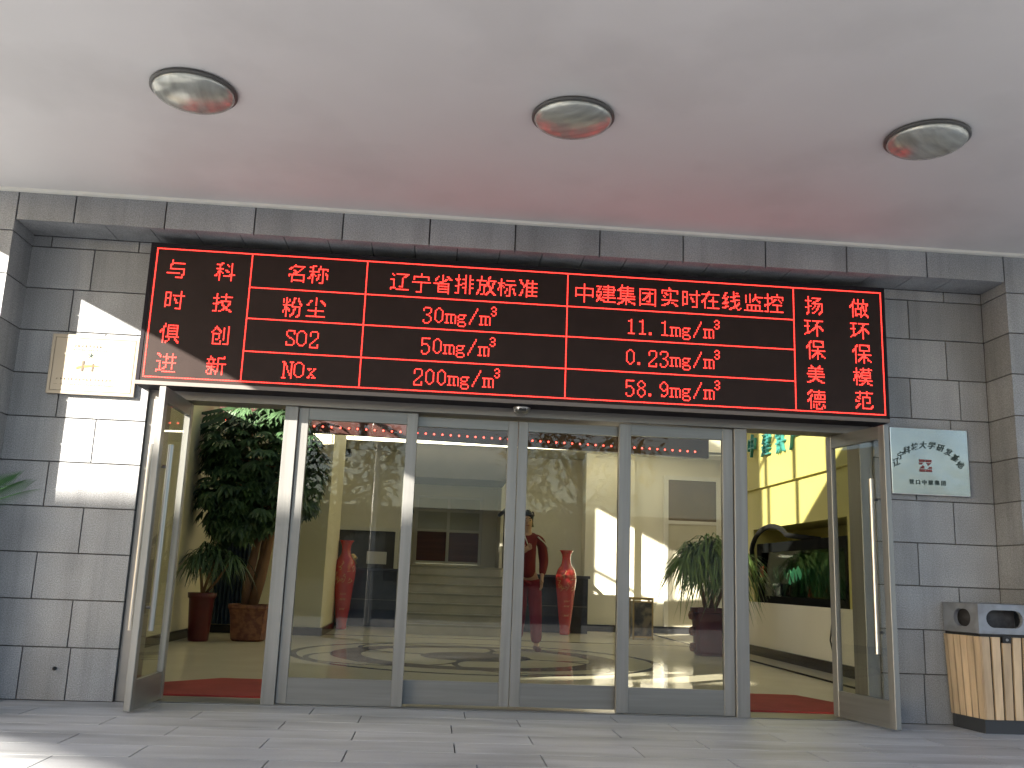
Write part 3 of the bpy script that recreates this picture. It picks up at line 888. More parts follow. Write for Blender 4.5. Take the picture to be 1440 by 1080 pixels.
# ================================================================ plaques
GLYPH={
'辽':[[(26,273),(46,253),(65,231),(79,213),(100,228),(85,246),(66,267),(46,287)],[(87,175),(15,175),(15,150),(61,150),(61,40),(45,31),(28,16),(11,-2),(30,-29),(46,-6),(61,12),(73,18),(82,15),(93,6),(107,-4),(134,-16),(167,-23),(208,-24),(250,-24),(297,-22),(332,-20),(340,9),(301,6),(254,3),(208,2),(171,3),(139,9),(113,20),(87,39)],[(212,192),(212,56),(204,49),(156,50),(165,25),(190,25),(210,26),(224,29),(233,34),(238,42),(239,55),(239,184),(269,207),(299,233),(324,260),(306,273),(300,272),(118,272),(118,246),(277,246),(257,227),(234,207)]],
'宁':[[(34,243),(34,176),(60,176),(60,218),(290,218),(290,176),(317,176),(317,243)],[(152,289),(173,244),(200,252),(178,296)],[(26,155),(26,130),(161,130),(161,8),(152,1),(94,1),(104,-26),(132,-26),(155,-25),(171,-22),(181,-16),(187,-7),(188,8),(188,130),(326,130),(326,155)]],
'科':[[(176,255),(197,239),(218,221),(232,205),(250,222),(235,238),(214,255),(193,270)],[(162,163),(185,147),(208,128),(224,112),(242,129),(225,145),(202,163),(179,179)],[(130,289),(99,278),(59,268),(19,261),(26,241),(74,248),(74,195),(15,195),(15,171),(71,171),(54,130),(32,91),(10,60),(23,36),(41,61),(59,93),(74,128),(74,-27),(100,-27),(100,136),(133,83),(149,104),(100,164),(100,171),(152,171),(152,195),(100,195),(100,254),(146,268)],[(148,67),(152,41),(267,60),(267,-27),(293,-27),(293,65),(338,72),(334,96),(293,90),(293,294),(267,294),(267,85)]],
'技':[[(215,294),(215,239),(132,239),(132,215),(215,215),(215,162),(139,162),(139,138),(151,138),(150,137),(165,102),(185,69),(208,41),(178,22),(145,7),(112,-4),(126,-28),(161,-15),(196,2),(227,22),(254,2),(286,-16),(321,-28),(338,-6),(305,5),(274,21),(247,40),(276,72),(301,111),(318,155),(301,163),(297,162),(241,162),(241,215),(325,215),(325,239),(241,239),(241,294)],[(176,138),(285,138),(270,108),(250,80),(228,57),(207,81),(190,108)],[(62,294),(62,223),(17,223),(17,199),(62,199),(62,122),(13,109),(21,83),(62,96),(62,4),(56,-3),(20,-3),(28,-27),(49,-27),(65,-26),(76,-22),(83,-17),(87,-9),(88,4),(88,103),(131,116),(127,140),(88,129),(88,199),(127,199),(127,223),(88,223),(88,294)]],
'大':[[(161,294),(161,264),(160,230),(156,194),(22,194),(22,167),(152,167),(130,101),(86,41),(15,-6),(35,-27),(105,20),(151,81),(175,147),(208,74),(256,14),(316,-27),(335,-3),(275,36),(228,95),(197,167),(330,167),(330,194),(184,194),(188,229),(189,264),(190,294)]],
'学':[[(161,121),(161,96),(21,96),(21,71),(161,71),(161,5),(152,-2),(94,-2),(106,-27),(134,-27),(155,-25),(171,-23),(181,-18),(186,-9),(188,5),(188,71),(331,71),(331,96),(188,96),(188,110),(219,126),(249,144),(275,164),(257,177),(252,176),(80,176),(80,153),(222,153),(203,141),(182,130)],[(148,289),(159,271),(168,252),(175,236),(98,236),(111,243),(103,258),(91,275),(77,291),(56,281),(67,266),(78,250),(86,236),(28,236),(28,166),(53,166),(53,212),(299,212),(299,166),(325,166),(325,236),(267,236),(301,283),(275,292),(265,274),(252,254),(239,236),(182,236),(200,243),(194,260),(183,279),(172,297)]],
'研':[[(271,250),(271,149),(214,149),(214,250)],[(150,149),(150,124),(189,124),(185,76),(171,27),(144,-14),(164,-29),(194,16),(209,70),(214,124),(271,124),(271,-28),(297,-28),(297,124),(336,124),(336,149),(297,149),(297,250),(329,250),(329,275),(160,275),(160,250),(189,250),(189,149)],[(18,275),(18,251),(62,251),(50,200),(33,152),(11,115),(23,86),(42,115),(42,-12),(64,-12),(64,16),(135,16),(135,168),(64,168),(73,194),(80,222),(86,251),(141,251),(141,275)],[(64,144),(112,144),(112,40),(64,40)]],
'发':[[(236,277),(280,225),(301,239),(256,289)],[(50,183),(57,186),(69,188),(88,189),(137,189),(109,122),(66,64),(11,20),(30,0),(71,30),(106,66),(133,107),(148,82),(166,59),(186,39),(155,20),(120,4),(84,-6),(98,-29),(136,-16),(173,1),(206,21),(240,0),(279,-17),(321,-29),(338,-6),(297,5),(259,19),(227,38),(255,67),(278,103),(296,145),(278,153),(273,152),(154,152),(167,189),(326,189),(326,214),(174,214),(188,291),(159,296),(155,268),(150,240),(144,214),(80,214),(90,234),(99,257),(106,279),(78,284),(70,258),(61,235),(55,222),(42,208)],[(206,54),(184,75),(165,100),(150,126),(260,126),(245,100),(227,75)]],
'基':[[(239,294),(239,260),(112,260),(112,294),(86,294),(86,260),(32,260),(32,238),(86,238),(86,126),(16,126),(16,103),(92,103),(69,80),(41,59),(13,45),(30,25),(63,45),(96,72),(121,103),(232,103),(257,74),(288,47),(321,29),(339,49),(310,63),(282,82),(259,103),(334,103),(334,126),(266,126),(266,238),(319,238),(319,260),(266,260),(266,294)],[(112,238),(239,238),(239,215),(112,215)],[(161,92),(161,63),(89,63),(89,41),(161,41),(161,4),(43,4),(43,-19),(309,-19),(309,4),(188,4),(188,41),(261,41),(261,63),(188,63),(188,92)],[(112,195),(239,195),(239,171),(112,171)],[(112,151),(239,151),(239,126),(112,126)]],
'地':[[(150,262),(150,166),(112,150),(122,126),(150,138),(150,28),(155,-1),(171,-16),(202,-20),(289,-20),(316,-14),(331,6),(338,44),(314,54),(311,23),(303,8),(287,4),(203,4),(186,6),(177,13),(175,27),(175,149),(222,169),(222,50),(247,50),(247,180),(296,201),(296,151),(295,115),(294,97),(283,88),(260,88),(266,65),(299,68),(308,72),(315,79),(318,91),(320,116),(321,163),(321,223),(323,228),(304,235),(299,231),(294,226),(247,207),(247,294),(222,294),(222,196),(175,176),(175,262)],[(12,54),(22,28),(130,77),(124,100),(84,83),(84,185),(126,185),(126,210),(84,210),(84,290),(60,290),(60,210),(15,210),(15,185),(60,185),(60,73)]],
'营':[[(109,144),(244,144),(244,112),(109,112)],[(84,162),(84,93),(270,93),(270,162)],[(32,206),(32,138),(56,138),(56,185),(296,185),(296,138),(321,138),(321,206)],[(59,71),(59,-29),(84,-29),(84,-15),(271,-15),(271,-28),(297,-28),(297,71)],[(84,7),(84,48),(271,48),(271,7)],[(224,294),(224,265),(125,265),(125,294),(99,294),(99,265),(22,265),(22,241),(99,241),(99,216),(125,216),(125,241),(224,241),(224,216),(250,216),(250,241),(329,241),(329,265),(250,265),(250,294)]],
'口':[[(44,257),(44,-19),(72,-19),(72,11),(279,11),(279,-18),(307,-18),(307,257)],[(72,37),(72,231),(279,231),(279,37)]],
'中':[[(160,294),(160,231),(34,231),(34,65),(60,65),(60,87),(160,87),(160,-28),(188,-28),(188,87),(289,87),(289,67),(316,67),(316,231),(188,231),(188,294)],[(60,113),(60,206),(160,206),(160,113)],[(289,113),(188,113),(188,206),(289,206)]],
'建':[[(138,264),(138,243),(203,243),(203,217),(116,217),(116,196),(203,196),(203,169),(136,169),(136,148),(203,148),(203,121),(133,121),(133,101),(203,101),(203,73),(118,73),(118,52),(203,52),(203,17),(228,17),(228,52),(328,52),(328,73),(228,73),(228,101),(315,101),(315,121),(228,121),(228,148),(307,148),(307,196),(331,196),(331,217),(307,217),(307,264),(228,264),(228,294),(203,294),(203,264)],[(228,196),(283,196),(283,169),(228,169)],[(228,217),(228,243),(283,243),(283,217)],[(34,138),(47,149),(90,149),(85,119),(78,92),(70,68),(61,83),(53,100),(47,120),(27,113),(36,87),(47,63),(59,44),(46,23),(30,4),(13,-11),(32,-28),(48,-14),(63,4),(76,25),(117,-2),(169,-16),(229,-19),(327,-19),(337,5),(229,5),(174,8),(126,21),(87,46),(100,81),(110,123),(117,169),(102,173),(97,172),(67,172),(85,200),(102,232),(118,265),(102,276),(93,272),(22,272),(22,249),(83,249),(68,220),(54,195),(45,180),(38,170),(30,163),(23,159)]],
'集':[[(161,102),(161,79),(19,79),(19,57),(138,57),(100,33),(55,12),(10,-2),(28,-24),(74,-6),(121,18),(161,47),(161,-28),(187,-28),(187,48),(228,20),(275,-4),(322,-21),(339,0),(294,14),(250,34),(212,57),(332,57),(332,79),(187,79),(187,102)],[(172,193),(172,170),(86,170),(86,193)],[(164,289),(179,257),(100,257),(120,290),(93,295),(73,262),(45,227),(11,195),(30,179),(60,207),(60,95),(86,95),(86,106),(322,106),(322,127),(197,127),(197,151),(297,151),(297,170),(197,170),(197,193),(296,193),(296,212),(197,212),(197,235),(311,235),(311,257),(207,257),(187,295)],[(172,212),(86,212),(86,235),(172,235)],[(172,151),(172,127),(86,127),(86,151)]],
'团':[[(29,279),(29,-28),(56,-28),(56,-13),(293,-13),(293,-28),(321,-28),(321,279)],[(56,11),(56,255),(293,255),(293,11)],[(193,240),(193,195),(79,195),(79,172),(184,172),(152,135),(113,102),(74,77),(91,59),(126,82),(161,110),(193,141),(193,60),(187,55),(151,55),(160,31),(180,31),(195,33),(206,35),(213,40),(217,48),(218,60),(218,172),(272,172),(272,195),(218,195),(218,240)]],
'铁':[[(64,293),(51,262),(32,232),(11,209),(25,184),(37,197),(50,213),(61,230),(151,230),(151,255),(75,255),(88,286)],[(21,120),(21,96),(74,96),(74,24),(71,11),(65,2),(57,-3),(70,-26),(79,-19),(103,-6),(151,20),(146,43),(99,19),(99,96),(150,96),(150,120),(99,120),(99,168),(141,168),(141,192),(38,192),(38,168),(74,168),(74,120)],[(232,292),(232,231),(196,231),(205,276),(180,280),(173,240),(162,201),(148,170),(170,157),(177,172),(184,189),(190,207),(232,207),(232,185),(230,138),(157,138),(157,112),(227,112),(214,69),(186,27),(143,-8),(161,-28),(201,5),(228,43),(245,81),(263,37),(288,0),(320,-27),(338,-5),(303,23),(277,64),(260,112),(334,112),(334,138),(256,138),(258,185),(258,207),(325,207),(325,231),(258,231),(258,292)]],
'产':[[(92,214),(104,197),(114,179),(122,163),(146,174),(138,189),(127,207),(115,224)],[(241,222),(233,202),(223,181),(213,162),(43,162),(43,114),(42,74),(33,29),(12,-13),(34,-30),(57,16),(68,68),(71,114),(71,137),(325,137),(325,162),(239,162),(270,212)],[(149,287),(170,252),(39,252),(39,227),(316,227),(316,252),(200,252),(201,252),(195,266),(185,281),(175,294)]]}
def glyph_mesh(name, items, m, parent, extr=0.0015):
    """items: (char, centre, size, 3x3 frame columns right / up / out, shear, slim)"""
    cu = bpy.data.curves.new(name, 'CURVE')
    bm = BM()
    for c, ctr, size, (R_, U_, O_), sh, bold in items:
        cu = bpy.data.curves.new(name, 'CURVE')
        cu.dimensions = '2D'
        cu.fill_mode = 'BOTH'
        cu.extrude = extr
        cu.offset = bold
        k = size / 337.0
        for sp in GLYPH[c]:
            s = cu.splines.new('POLY')
            s.points.add(len(sp) - 1)
            s.use_cyclic_u = True
            for p, (x, y) in zip(s.points, sp):
                X_, Y_ = (x - 174) * k, (y - 133) * k
                p.co = (X_ + sh * Y_, Y_, 0, 1)
        to = bpy.data.objects.new(name, cu)
        me = bpy.data.meshes.new_from_object(to)
        mx = Matrix((( R_.x, U_.x, O_.x, ctr[0]), (R_.y, U_.y, O_.y, ctr[1]), (R_.z, U_.z, O_.z, ctr[2]), (0, 0, 0, 1)))
        me.transform(mx)
        bm.from_mesh(me)
        bpy.data.objects.remove(to)
        bpy.data.meshes.remove(me)
        bpy.data.curves.remove(cu)
    return obj(name, bm, m, parent)

PR = thing("wall_plaque", "silver metal plaque with arched black Chinese writing and a dark red emblem", "plaque", (3.55, -0.02, 1.81))
bm = BM()
box(bm, 3.256, 3.842, -0.034, -0.002, 1.570, 2.055)
bevel(bm, 0.005, 2)
obj("plate", bm, plaque_metal, PR)
items = []
for k, c in enumerate("辽宁科技大学研发基地"):
    a = radians(66 - 132 * k / 9.0)
    px_, pz_ = 3.533 + 0.262 * sin(-a), 1.708 + 0.225 * cos(a)
    rot = Matrix.Rotation(a * 0.4, 3, Vector((0, -1, 0)))
    items.append((c, (px_, -0.0362, pz_), 0.054, (rot @ Vector((1, 0, 0)), rot @ Vector((0, 0, 1)), Vector((0, -1, 0))), 0.28, 0.0010))
glyph_mesh("lettering", items, ink_dark, PR)
items = [(c, (3.402 + 0.0475 * k, -0.0362, 1.661), 0.036, (Vector((1, 0, 0)), Vector((0, 0, 1)), Vector((0, -1, 0))), 0.0, 0.0007) for k, c in enumerate("营口中建集团")]
glyph_mesh("lettering", items, ink_dark, PR)
bm = BM()
ex, ez, q = 3.511, 1.781, 0.047
def em(poly):
    prism(bm, [(ex + x * q, ez + z * q) for x, z in poly], -0.037, -0.0345)
em([(-1, .55), (-.1, .55), (-.1, .95), (-1, .95)]); em([(.0, .55), (1, .55), (1, .95), (.0, .95)])
em([(-1, -.95), (-.1, -.95), (-.1, -.55), (-1, -.55)]); em([(.0, -.95), (1, -.95), (1, -.55), (.0, -.55)])
em([(-1, .45), (-.35, .45), (-.55, .15), (-1, .15)][::-1]); em([(.1, .45), (1, .45), (.35, -.05), (.35, .2)][::-1])
em([(-1, -.45), (-.2, -.45), (-.2, -.1), (-.4, .05)][::-1]); em([(.3, -.45), (1, -.45), (1, -.15), (.6, -.15)][::-1])
obj("emblem", bm, ink_red, PR)

PL = thing("wall_plaque", "pale cream metal plaque with a small star, half in sun, beside the sign", "plaque", (-2.37, -0.02, 2.19))
bm = BM()
box(bm, -2.668, -2.085, -0.034, -0.002, 1.988, 2.405)
bevel(bm, 0.004, 2)
obj("plate", bm, plaque_cream, PL)
bm = BM()
for a in ((-2.645, -2.108, 2.379, 2.3815), (-2.645, -2.108, 2.0115, 2.014)):
    box(bm, a[0], a[1], -0.0358, -0.0345, a[2], a[3])
for x in (-2.645, -2.1105):
    box(bm, x, x + 0.0025, -0.0358, -0.0345, 2.0145, 2.3785)
def scrawl(x0, x1, z, h, n, r):
    wd = (x1 - x0) / n
    for k in range(n):
        if r.random() < 0.08: continue
        cx = x0 + wd * k
        for _ in range(3):
            a = cx + r.uniform(0, 0.35) * wd; b_ = a + r.uniform(0.25, 0.5) * wd
            zz = z + r.uniform(0, 0.8) * h
            if r.random() < 0.5: box(bm, a, b_, -0.0357, -0.0345, zz, zz + 0.16 * h)
            else: box(bm, a, a + 0.16 * h, -0.0357 - 0.0001, -0.0345, z, z + h * r.uniform(0.6, 1))
rr = random.Random(3)
scrawl(-2.515, -2.30, 2.318, 0.016, 9, rr)
scrawl(-2.515, -2.29, 2.295, 0.008, 18, rr)
scrawl(-2.61, -2.235, 2.085, 0.016, 15, rr)
scrawl(-2.62, -2.225, 2.052, 0.009, 30, rr)
obj("lettering", bm, ink_grey, PL)
bm = BM()
sp = []
for k in range(10):
    a = pi / 2 + k * pi / 5
    rad = 0.024 if k % 2 == 0 else 0.010
    sp.append((-2.400 + rad * cos(a), 2.262 + rad * sin(a)))
c0 = bm.verts.new((-2.400, -0.037, 2.262))
vs = [bm.verts.new((x, -0.0347, z)) for x, z in sp]
for k in range(10):
    bm.faces.new((c0, vs[k], vs[(k + 1) % 10]))
obj("star", bm, ink_dark, PL)
bm = BM()
prism(bm, [(-2.485, 2.163), (-2.44, 2.176), (-2.37, 2.185), (-2.325, 2.187), (-2.37, 2.196), (-2.44, 2.192), (-2.485, 2.178)], -0.0366, -0.0347)
obj("emblem", bm, ink_gold, PL)
bm = BM()
prism(bm, [(-2.452, 2.150), (-2.440, 2.150), (-2.436, 2.222), (-2.450, 2.222)], -0.0372, -0.0348)
prism(bm, [(-2.384, 2.152), (-2.374, 2.152), (-2.372, 2.206), (-2.382, 2.206)], -0.0372, -0.0348)
obj("emblem", bm, ink_grey, PL)

t = thing("wall_bolt", "small dark bolt sticking out of the lowest grey stone course", "bolt", (-2.382, 0, 0.198))
bm = BM()
lathe(bm, [(0.012, 0), (0.012, 0.012), (0.007, 0.016), (0.006, 0.03)], (0, 0, 0), 10)
bm.transform(Matrix.Translation((-2.382, 0.0, 0.198)) @ Matrix.Rotation(radians(90), 4, 'X'))
obj("shank", bm, black_metal, t)

# ================================================================ litter bin
W = thing("litter_bin", "double litter bin with vertical timber slats and a grey metal top", "bin", (3.84, -0.2, 0))
cx = 3.815
def plan(hw, fw_, yf, yb):
    hw = 0.235 + (hw - 0.36) * 1.0
    return [(cx - hw, yb), (cx - hw, yb - 0.04), (cx - fw_, yf), (cx + fw_, yf), (cx + hw, yb - 0.04), (cx + hw, yb)]
bm = BM()
vprism(bm, plan(0.325, 0.165, -0.365, -0.035), 0.0, 0.085)
obj("base", bm, mat("dark bin base", (0.03, 0.034, 0.04), 0.5), W)
bm = BM()
vprism(bm, plan(0.328, 0.168, -0.352, -0.035), 0.086, 0.60)
obj("liner", bm, black_metal, W)
bm = BM()
bm.faces.layers.float.new("tint")
top = plan(0.36, 0.182, -0.39, -0.03)
bot = plan(0.335, 0.168, -0.375, -0.03)
cnt = (1, 5, 5, 5, 1)
for s_ in range(5):
    a0, a1 = Vector(bot[s_]).to_3d(), Vector(bot[s_ + 1]).to_3d()
    b0, b1 = Vector(top[s_]).to_3d(), Vector(top[s_ + 1]).to_3d()
    n = 5 if s_ in (1, 2, 3) else 1
    for k in range(n):
        gp = 0.24 if s_ == 2 else 0.20
        u0, u1 = (k + gp / 2) / n, (k + 1 - gp / 2) / n
        lo, hi = 0.088, 0.612
        if s_ == 2 and k == 2: hi = 0.575
        q_ = [a0.lerp(a1, u0) + Vector((0, 0, lo)), a0.lerp(a1, u1) + Vector((0, 0, lo)), b0.lerp(b1, u1) + Vector((0, 0, hi)), b0.lerp(b1, u0) + Vector((0, 0, hi))]
        nrm = (q_[1] - q_[0]).cross(q_[3] - q_[0]).normalized()
        if nrm.y > 0 or (abs(nrm.y) < 0.01 and (nrm.x > 0) == (s_ == 0)): nrm = -nrm
        f_ = [bm.verts.new(v) for v in q_]
        b_ = [bm.verts.new(v - nrm * 0.018) for v in q_]
        Lr = bm.faces.layers.float.get("tint")
        tn = t_rand(0.16)
        faces = [bm.faces.new(f_), bm.faces.new(b_[::-1])]
        for i in range(4):
            j = (i + 1) % 4
            faces.append(bm.faces.new((f_[i], b_[i], b_[j], f_[j])))
        for f in faces: f[Lr] = tn
obj("slat_cladding", bm, wood, W)
bm = BM()
box(bm, cx - 0.028, cx + 0.028, -0.397, -0.375, 0.576, 0.616)
lk = obj("lock_plate", bm, black_metal, W)
bm = BM()
lathe(bm, [(0.009, 0), (0.009, 0.004), (0.004, 0.005)], (0, 0, 0), 16)
bm.transform(Matrix.Translation((cx, -0.397, 0.597)) @ Matrix.Rotation(radians(90), 4, 'X'))
obj("lock", bm, chrome, lk, True)
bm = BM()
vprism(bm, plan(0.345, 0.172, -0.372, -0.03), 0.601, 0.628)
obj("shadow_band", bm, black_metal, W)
# metal hood with stadium openings
hp = plan(0.355, 0.182, -0.385, -0.03)
bm = BM()
z0, z1 = 0.632, 0.826
def hood_face(p0, p1, wfrac, hh):
    p0, p1 = Vector((p0[0], p0[1], 0)), Vector((p1[0], p1[1], 0))
    Lw = (p1 - p0).length
    ux = (p1 - p0) / Lw
    nrm = Vector((ux.y, -ux.x, 0))
    mid = (p0 + p1) / 2
    zc = (z0 + z1) / 2 + 0.0
    hw_ = Lw * wfrac / 2
    n = 10
    inner = []
    r_ = hh
    for k in range(n + 1):
        a = -pi / 2 + pi * k / n
        inner.append((hw_ - r_ + r_ * cos(a), r_ * sin(a)))
    for k in range(n + 1):
        a = pi / 2 + pi * k / n
        inner.append((-hw_ + r_ + r_ * cos(a), r_ * sin(a)))
    outer = []
    for (u, v) in inner:
        k = min((Lw / 2) / abs(u) if u else 9e9, ((z1 - z0) / 2) / abs(v) if v else 9e9)
        outer.append((u * k, v * k))
    def P(u, v, d=0): return mid + ux * u + Vector((0, 0, zc + v)) - nrm * d
    vi = [bm.verts.new(P(u, v)) for u, v in inner]
    vo = [bm.verts.new(P(u, v)) for u, v in outer]
    vb = [bm.verts.new(P(u, v, 0.03)) for u, v in inner]
    for k in range(len(inner)):
        j = (k + 1) % len(inner)
        bm.faces.new((vi[k], vi[j], vo[j], vo[k]))
        bm.faces.new((vi[j], vi[k], vb[k], vb[j]))
    cs = [P(-Lw / 2, -(z1 - z0) / 2), P(Lw / 2, -(z1 - z0) / 2), P(Lw / 2, (z1 - z0) / 2), P(-Lw / 2, (z1 - z0) / 2)]
    for c_ in cs:                                          # corner fills
        cv = bm.verts.new(c_)
        best = sorted(range(len(vo)), key=lambda i: (vo[i].co - c_).length)[:2]
        try: bm.faces.new((cv, vo[best[0]], vo[best[1]]))
        except ValueError: pass
hood_face(hp[1], hp[2], 0.52, 0.058)
hood_face(hp[2], hp[3], 0.70, 0.058)
hood_face(hp[3], hp[4], 0.52, 0.058)
for a, b_ in ((0, 1), (4, 5)):
    v = [bm.verts.new((hp[i][0], hp[i][1], z)) for i, z in ((a, z0), (b_, z0), (b_, z1), (a, z1))]
    bm.faces.new(v)
bm.faces.new([bm.verts.new((x, y, z1)) for x, y in hp])
bm.faces.new([bm.verts.new((x, y, z1 + 0.004)) for x, y in plan(0.36, 0.187, -0.39, -0.03)])
obj("hood", bm, bin_metal, W)
bm = BM()
vprism(bm, plan(0.30, 0.12, -0.30, -0.08), 0.629, 0.80)
obj("inner_sleeve", bm, mat("dark inner sleeve", (0.012, 0.012, 0.014), 0.6, two=(0.04, 0.04, 0.045), vscale=9), W)

# ================================================================ foliage helpers
def leaf(bm, p, d, up, L_, wd, droop=0.3, fold=0.15, segs=2):
    """a leaf as a folded strip of quads from p along d"""
    d = d.normalized()
    s = d.cross(up)
    if s.length < 1e-3: s = Vector((1, 0, 0))
    s.normalize()
    n = s.cross(d)
    prev = None
    prof = {1: [0.9, 0.0], 2: [0.25, 1.0, 0.05], 3: [0.3, 0.9, 0.85, 0.05], 5: [0.45, 0.85, 1.0, 0.85, 0.55, 0.04]}[segs]
    for i in range(segs + 1):
        tt = i / segs
        c = p + d * (L_ * tt) - Vector((0, 0, 1)) * (droop * L_ * tt * tt) + n * 0.0
        w2 = wd * 0.5 * prof[i]
        a, b_, mid = c - s * w2 + n * fold * w2, c + s * w2 + n * fold * w2, c
        cur = (bm.verts.new(a), bm.verts.new(mid), bm.verts.new(b_))
        if prev:
            bm.faces.new((prev[0], prev[1], cur[1], cur[0]))
            bm.faces.new((prev[1], prev[2], cur[2], cur[1]))
        prev = cur

def rdir(r, zmin=-1, zmax=1):
    z = r.uniform(zmin, zmax); a = r.uniform(0, 2 * pi); q_ = sqrt(max(0, 1 - z * z))
    return Vector((q_ * cos(a), q_ * sin(a), z))

# ---- tall umbrella tree in the left of the lobby
r = random.Random(11)
T = thing("umbrella_tree", "tall dark green indoor tree with a dense drooping crown in a carved brown planter", "potted tree", (-2.23, 5.85, 0))
bm = BM()
lathe(bm, [(0.19, 0.0), (0.22, 0.02), (0.23, 0.10), (0.25, 0.30), (0.27, 0.38), (0.285, 0.40), (0.285, 0.44), (0.25, 0.44), (0.24, 0.40)], (-2.23, 5.85, 0), 40, True, True, 0.55)
pt = obj("planter", bm, brown_pot, T)
bm = BM()
lathe(bm, [(0.0, 0.0), (0.24, 0.001)], (-2.23, 5.85, 0.425), 24, False, False)
obj("soil", bm, soil, pt)
bm = BM()
tube(bm, [(-2.28, 5.85, 0.38), (-2.30, 5.85, 0.70), (-2.24, 5.86, 1.1), (-2.18, 5.87, 1.6), (-2.2, 5.86, 2.2)], [0.075, 0.06, 0.048, 0.042, 0.03], 10)
tube(bm, [(-2.22, 5.82, 0.38), (-2.13, 5.80, 0.75), (-2.06, 5.80, 1.2), (-2.03, 5.83, 1.7), (-1.95, 5.85, 2.3)], [0.07, 0.062, 0.048, 0.038, 0.028], 10)
tube(bm, [(-2.26, 5.90, 0.40), (-2.16, 5.92, 1.0), (-2.12, 5.95, 1.7), (-2.35, 5.95, 2.3)], [0.05, 0.04, 0.035, 0.025], 8)
for k in range(16):
    a = rdir(r, 0.0, 0.7)
    p0 = Vector((-2.15, 5.85, r.uniform(1.3, 2.2)))
    tube(bm, [p0, p0 + a * 0.3, p0 + a * 0.55 + Vector((0, 0, -0.03))], [0.02, 0.014, 0.008], 5)
obj("trunk", bm, bark, T, True)
bm = BM()
blobs = [((-2.25, 5.85, 2.35), (0.72, 0.55, 0.62)), ((-2.6, 5.8, 1.85), (0.42, 0.42, 0.5)), ((-1.85, 5.85, 2.15), (0.42, 0.42, 0.55)), ((-2.3, 5.8, 1.75), (0.55, 0.45, 0.42)),
         ((-1.62, 5.85, 1.98), (0.16, 0.25, 0.42)), ((-2.2, 5.85, 2.9), (0.55, 0.45, 0.25)), ((-2.72, 5.8, 2.45), (0.32, 0.35, 0.32)), ((-2.5, 5.75, 1.50), (0.36, 0.3, 0.28))]
wts = [3.2, 1.6, 1.5, 1.7, 0.5, 1.2, 0.8, 0.7]
for _ in range(1300):
    (c, s_) = r.choices(blobs, wts)[0]
    d = rdir(r)
    rad = r.uniform(0.45, 1.0) ** 0.6
    p = Vector((c[0] + d.x * s_[0] * rad, c[1] + d.y * s_[1] * rad, c[2] + d.z * s_[2] * rad))
    if p.z < 1.22 or p.x < -3.0: continue
    out = (d + Vector((0, -0.3, -0.55))).normalized()
    n = r.choice((5, 6, 7))
    L_ = r.uniform(0.10, 0.17)
    side = out.cross(Vector((0, 0, 1)))
    if side.length < 0.01: continue
    side.normalize(); upv = side.cross(out)
    for k in range(n):
        a = (k / n - 0.5) * 4.4 + r.uniform(-0.15, 0.15)
        dd = out * (0.35 + 0.65 * cos(a)) + side * sin(a) + Vector((0, 0, -0.35)) + upv * 0.1
        leaf(bm, p, dd, upv, L_ * r.uniform(0.8, 1.15), L_ * 0.42, 0.35, 0.2)
for bx, bz, ex_, ez_ in ((-2.75, 2.75, -3.02, 2.62), (-2.6, 2.9, -2.98, 2.80)):
    for k in range(9):
        tt = k / 8
        p = Vector((bx + (ex_ - bx) * tt, 5.75, bz + (ez_ - bz) * tt))
        for sg in (-1, 1):
            leaf(bm, p, Vector((-0.6, -0.2 * sg, 0.5 * sg - 0.2)), Vector((0, -1, 0)), 0.12, 0.05, 0.3)
obj("crown", bm, leaf_dark, T)

def strap_plant(name, label, base, crowns, n, Lr, wd, pot_fn, m, rng, stems, droop=(0.7, 1.2), zbias=0.25):
    t = thing(name, label, "potted plant", base)
    pot_fn(t)
    bm = BM()
    for pts, rr_ in stems:
        tube(bm, pts, rr_, 8)
    obj("stem", bm, bark, t, True)
    bm = BM()
    for c, k in crowns:
        for _ in range(int(n * k)):
            d = rdir(rng, -0.1, 1.0) + Vector((0, 0, zbias))
            L_ = rng.uniform(*Lr)
            p = Vector(c) + Vector((rng.uniform(-.04, .04), rng.uniform(-.04, .04), rng.uniform(-.08, .05)))
            leaf(bm, p, d, Vector((0, 0, 1)), L_, wd * rng.uniform(0.8, 1.2), rng.uniform(*droop), 0.25, 5)
    obj("foliage", bm, m, t)
    return t

def pot_small(t):
    bm = BM()
    lathe(bm, [(0.115, 0.0), (0.12, 0.02), (0.15, 0.50), (0.165, 0.51), (0.17, 0.57), (0.145, 0.57), (0.14, 0.53)], (-2.76, 5.5, 0), 32)
    p_ = obj("plant_pot", bm, maroon, t, True)
    bm = BM(); lathe(bm, [(0.0, 0), (0.142, 0.001)], (-2.76, 5.5, 0.55), 20, False, False); obj("soil", bm, soil, p_)
r = random.Random(5)
strap_plant("dracaena", "dark strap leaved plant in a slim round maroon pot beside the carved planter", (-2.76, 5.5, 0),
    [((-2.86, 5.5, 0.98), 1), ((-2.62, 5.48, 1.02), 1), ((-2.45, 5.5, 0.98), 0.8), ((-2.76, 5.55, 1.1), 0.8)], 85, (0.25, 0.42), 0.024, pot_small, leaf_dark, r,
    [([(-2.76, 5.5, 0.54), (-2.80, 5.5, 0.8), (-2.86, 5.5, 0.98)], [0.02, 0.017, 0.014]),
     ([(-2.76, 5.5, 0.54), (-2.70, 5.49, 0.78), (-2.62, 5.48, 1.02)], [0.02, 0.017, 0.014]),
     ([(-2.74, 5.5, 0.54), (-2.60, 5.5, 0.72), (-2.45, 5.5, 0.98)], [0.018, 0.015, 0.012])], (0.9, 1.5))

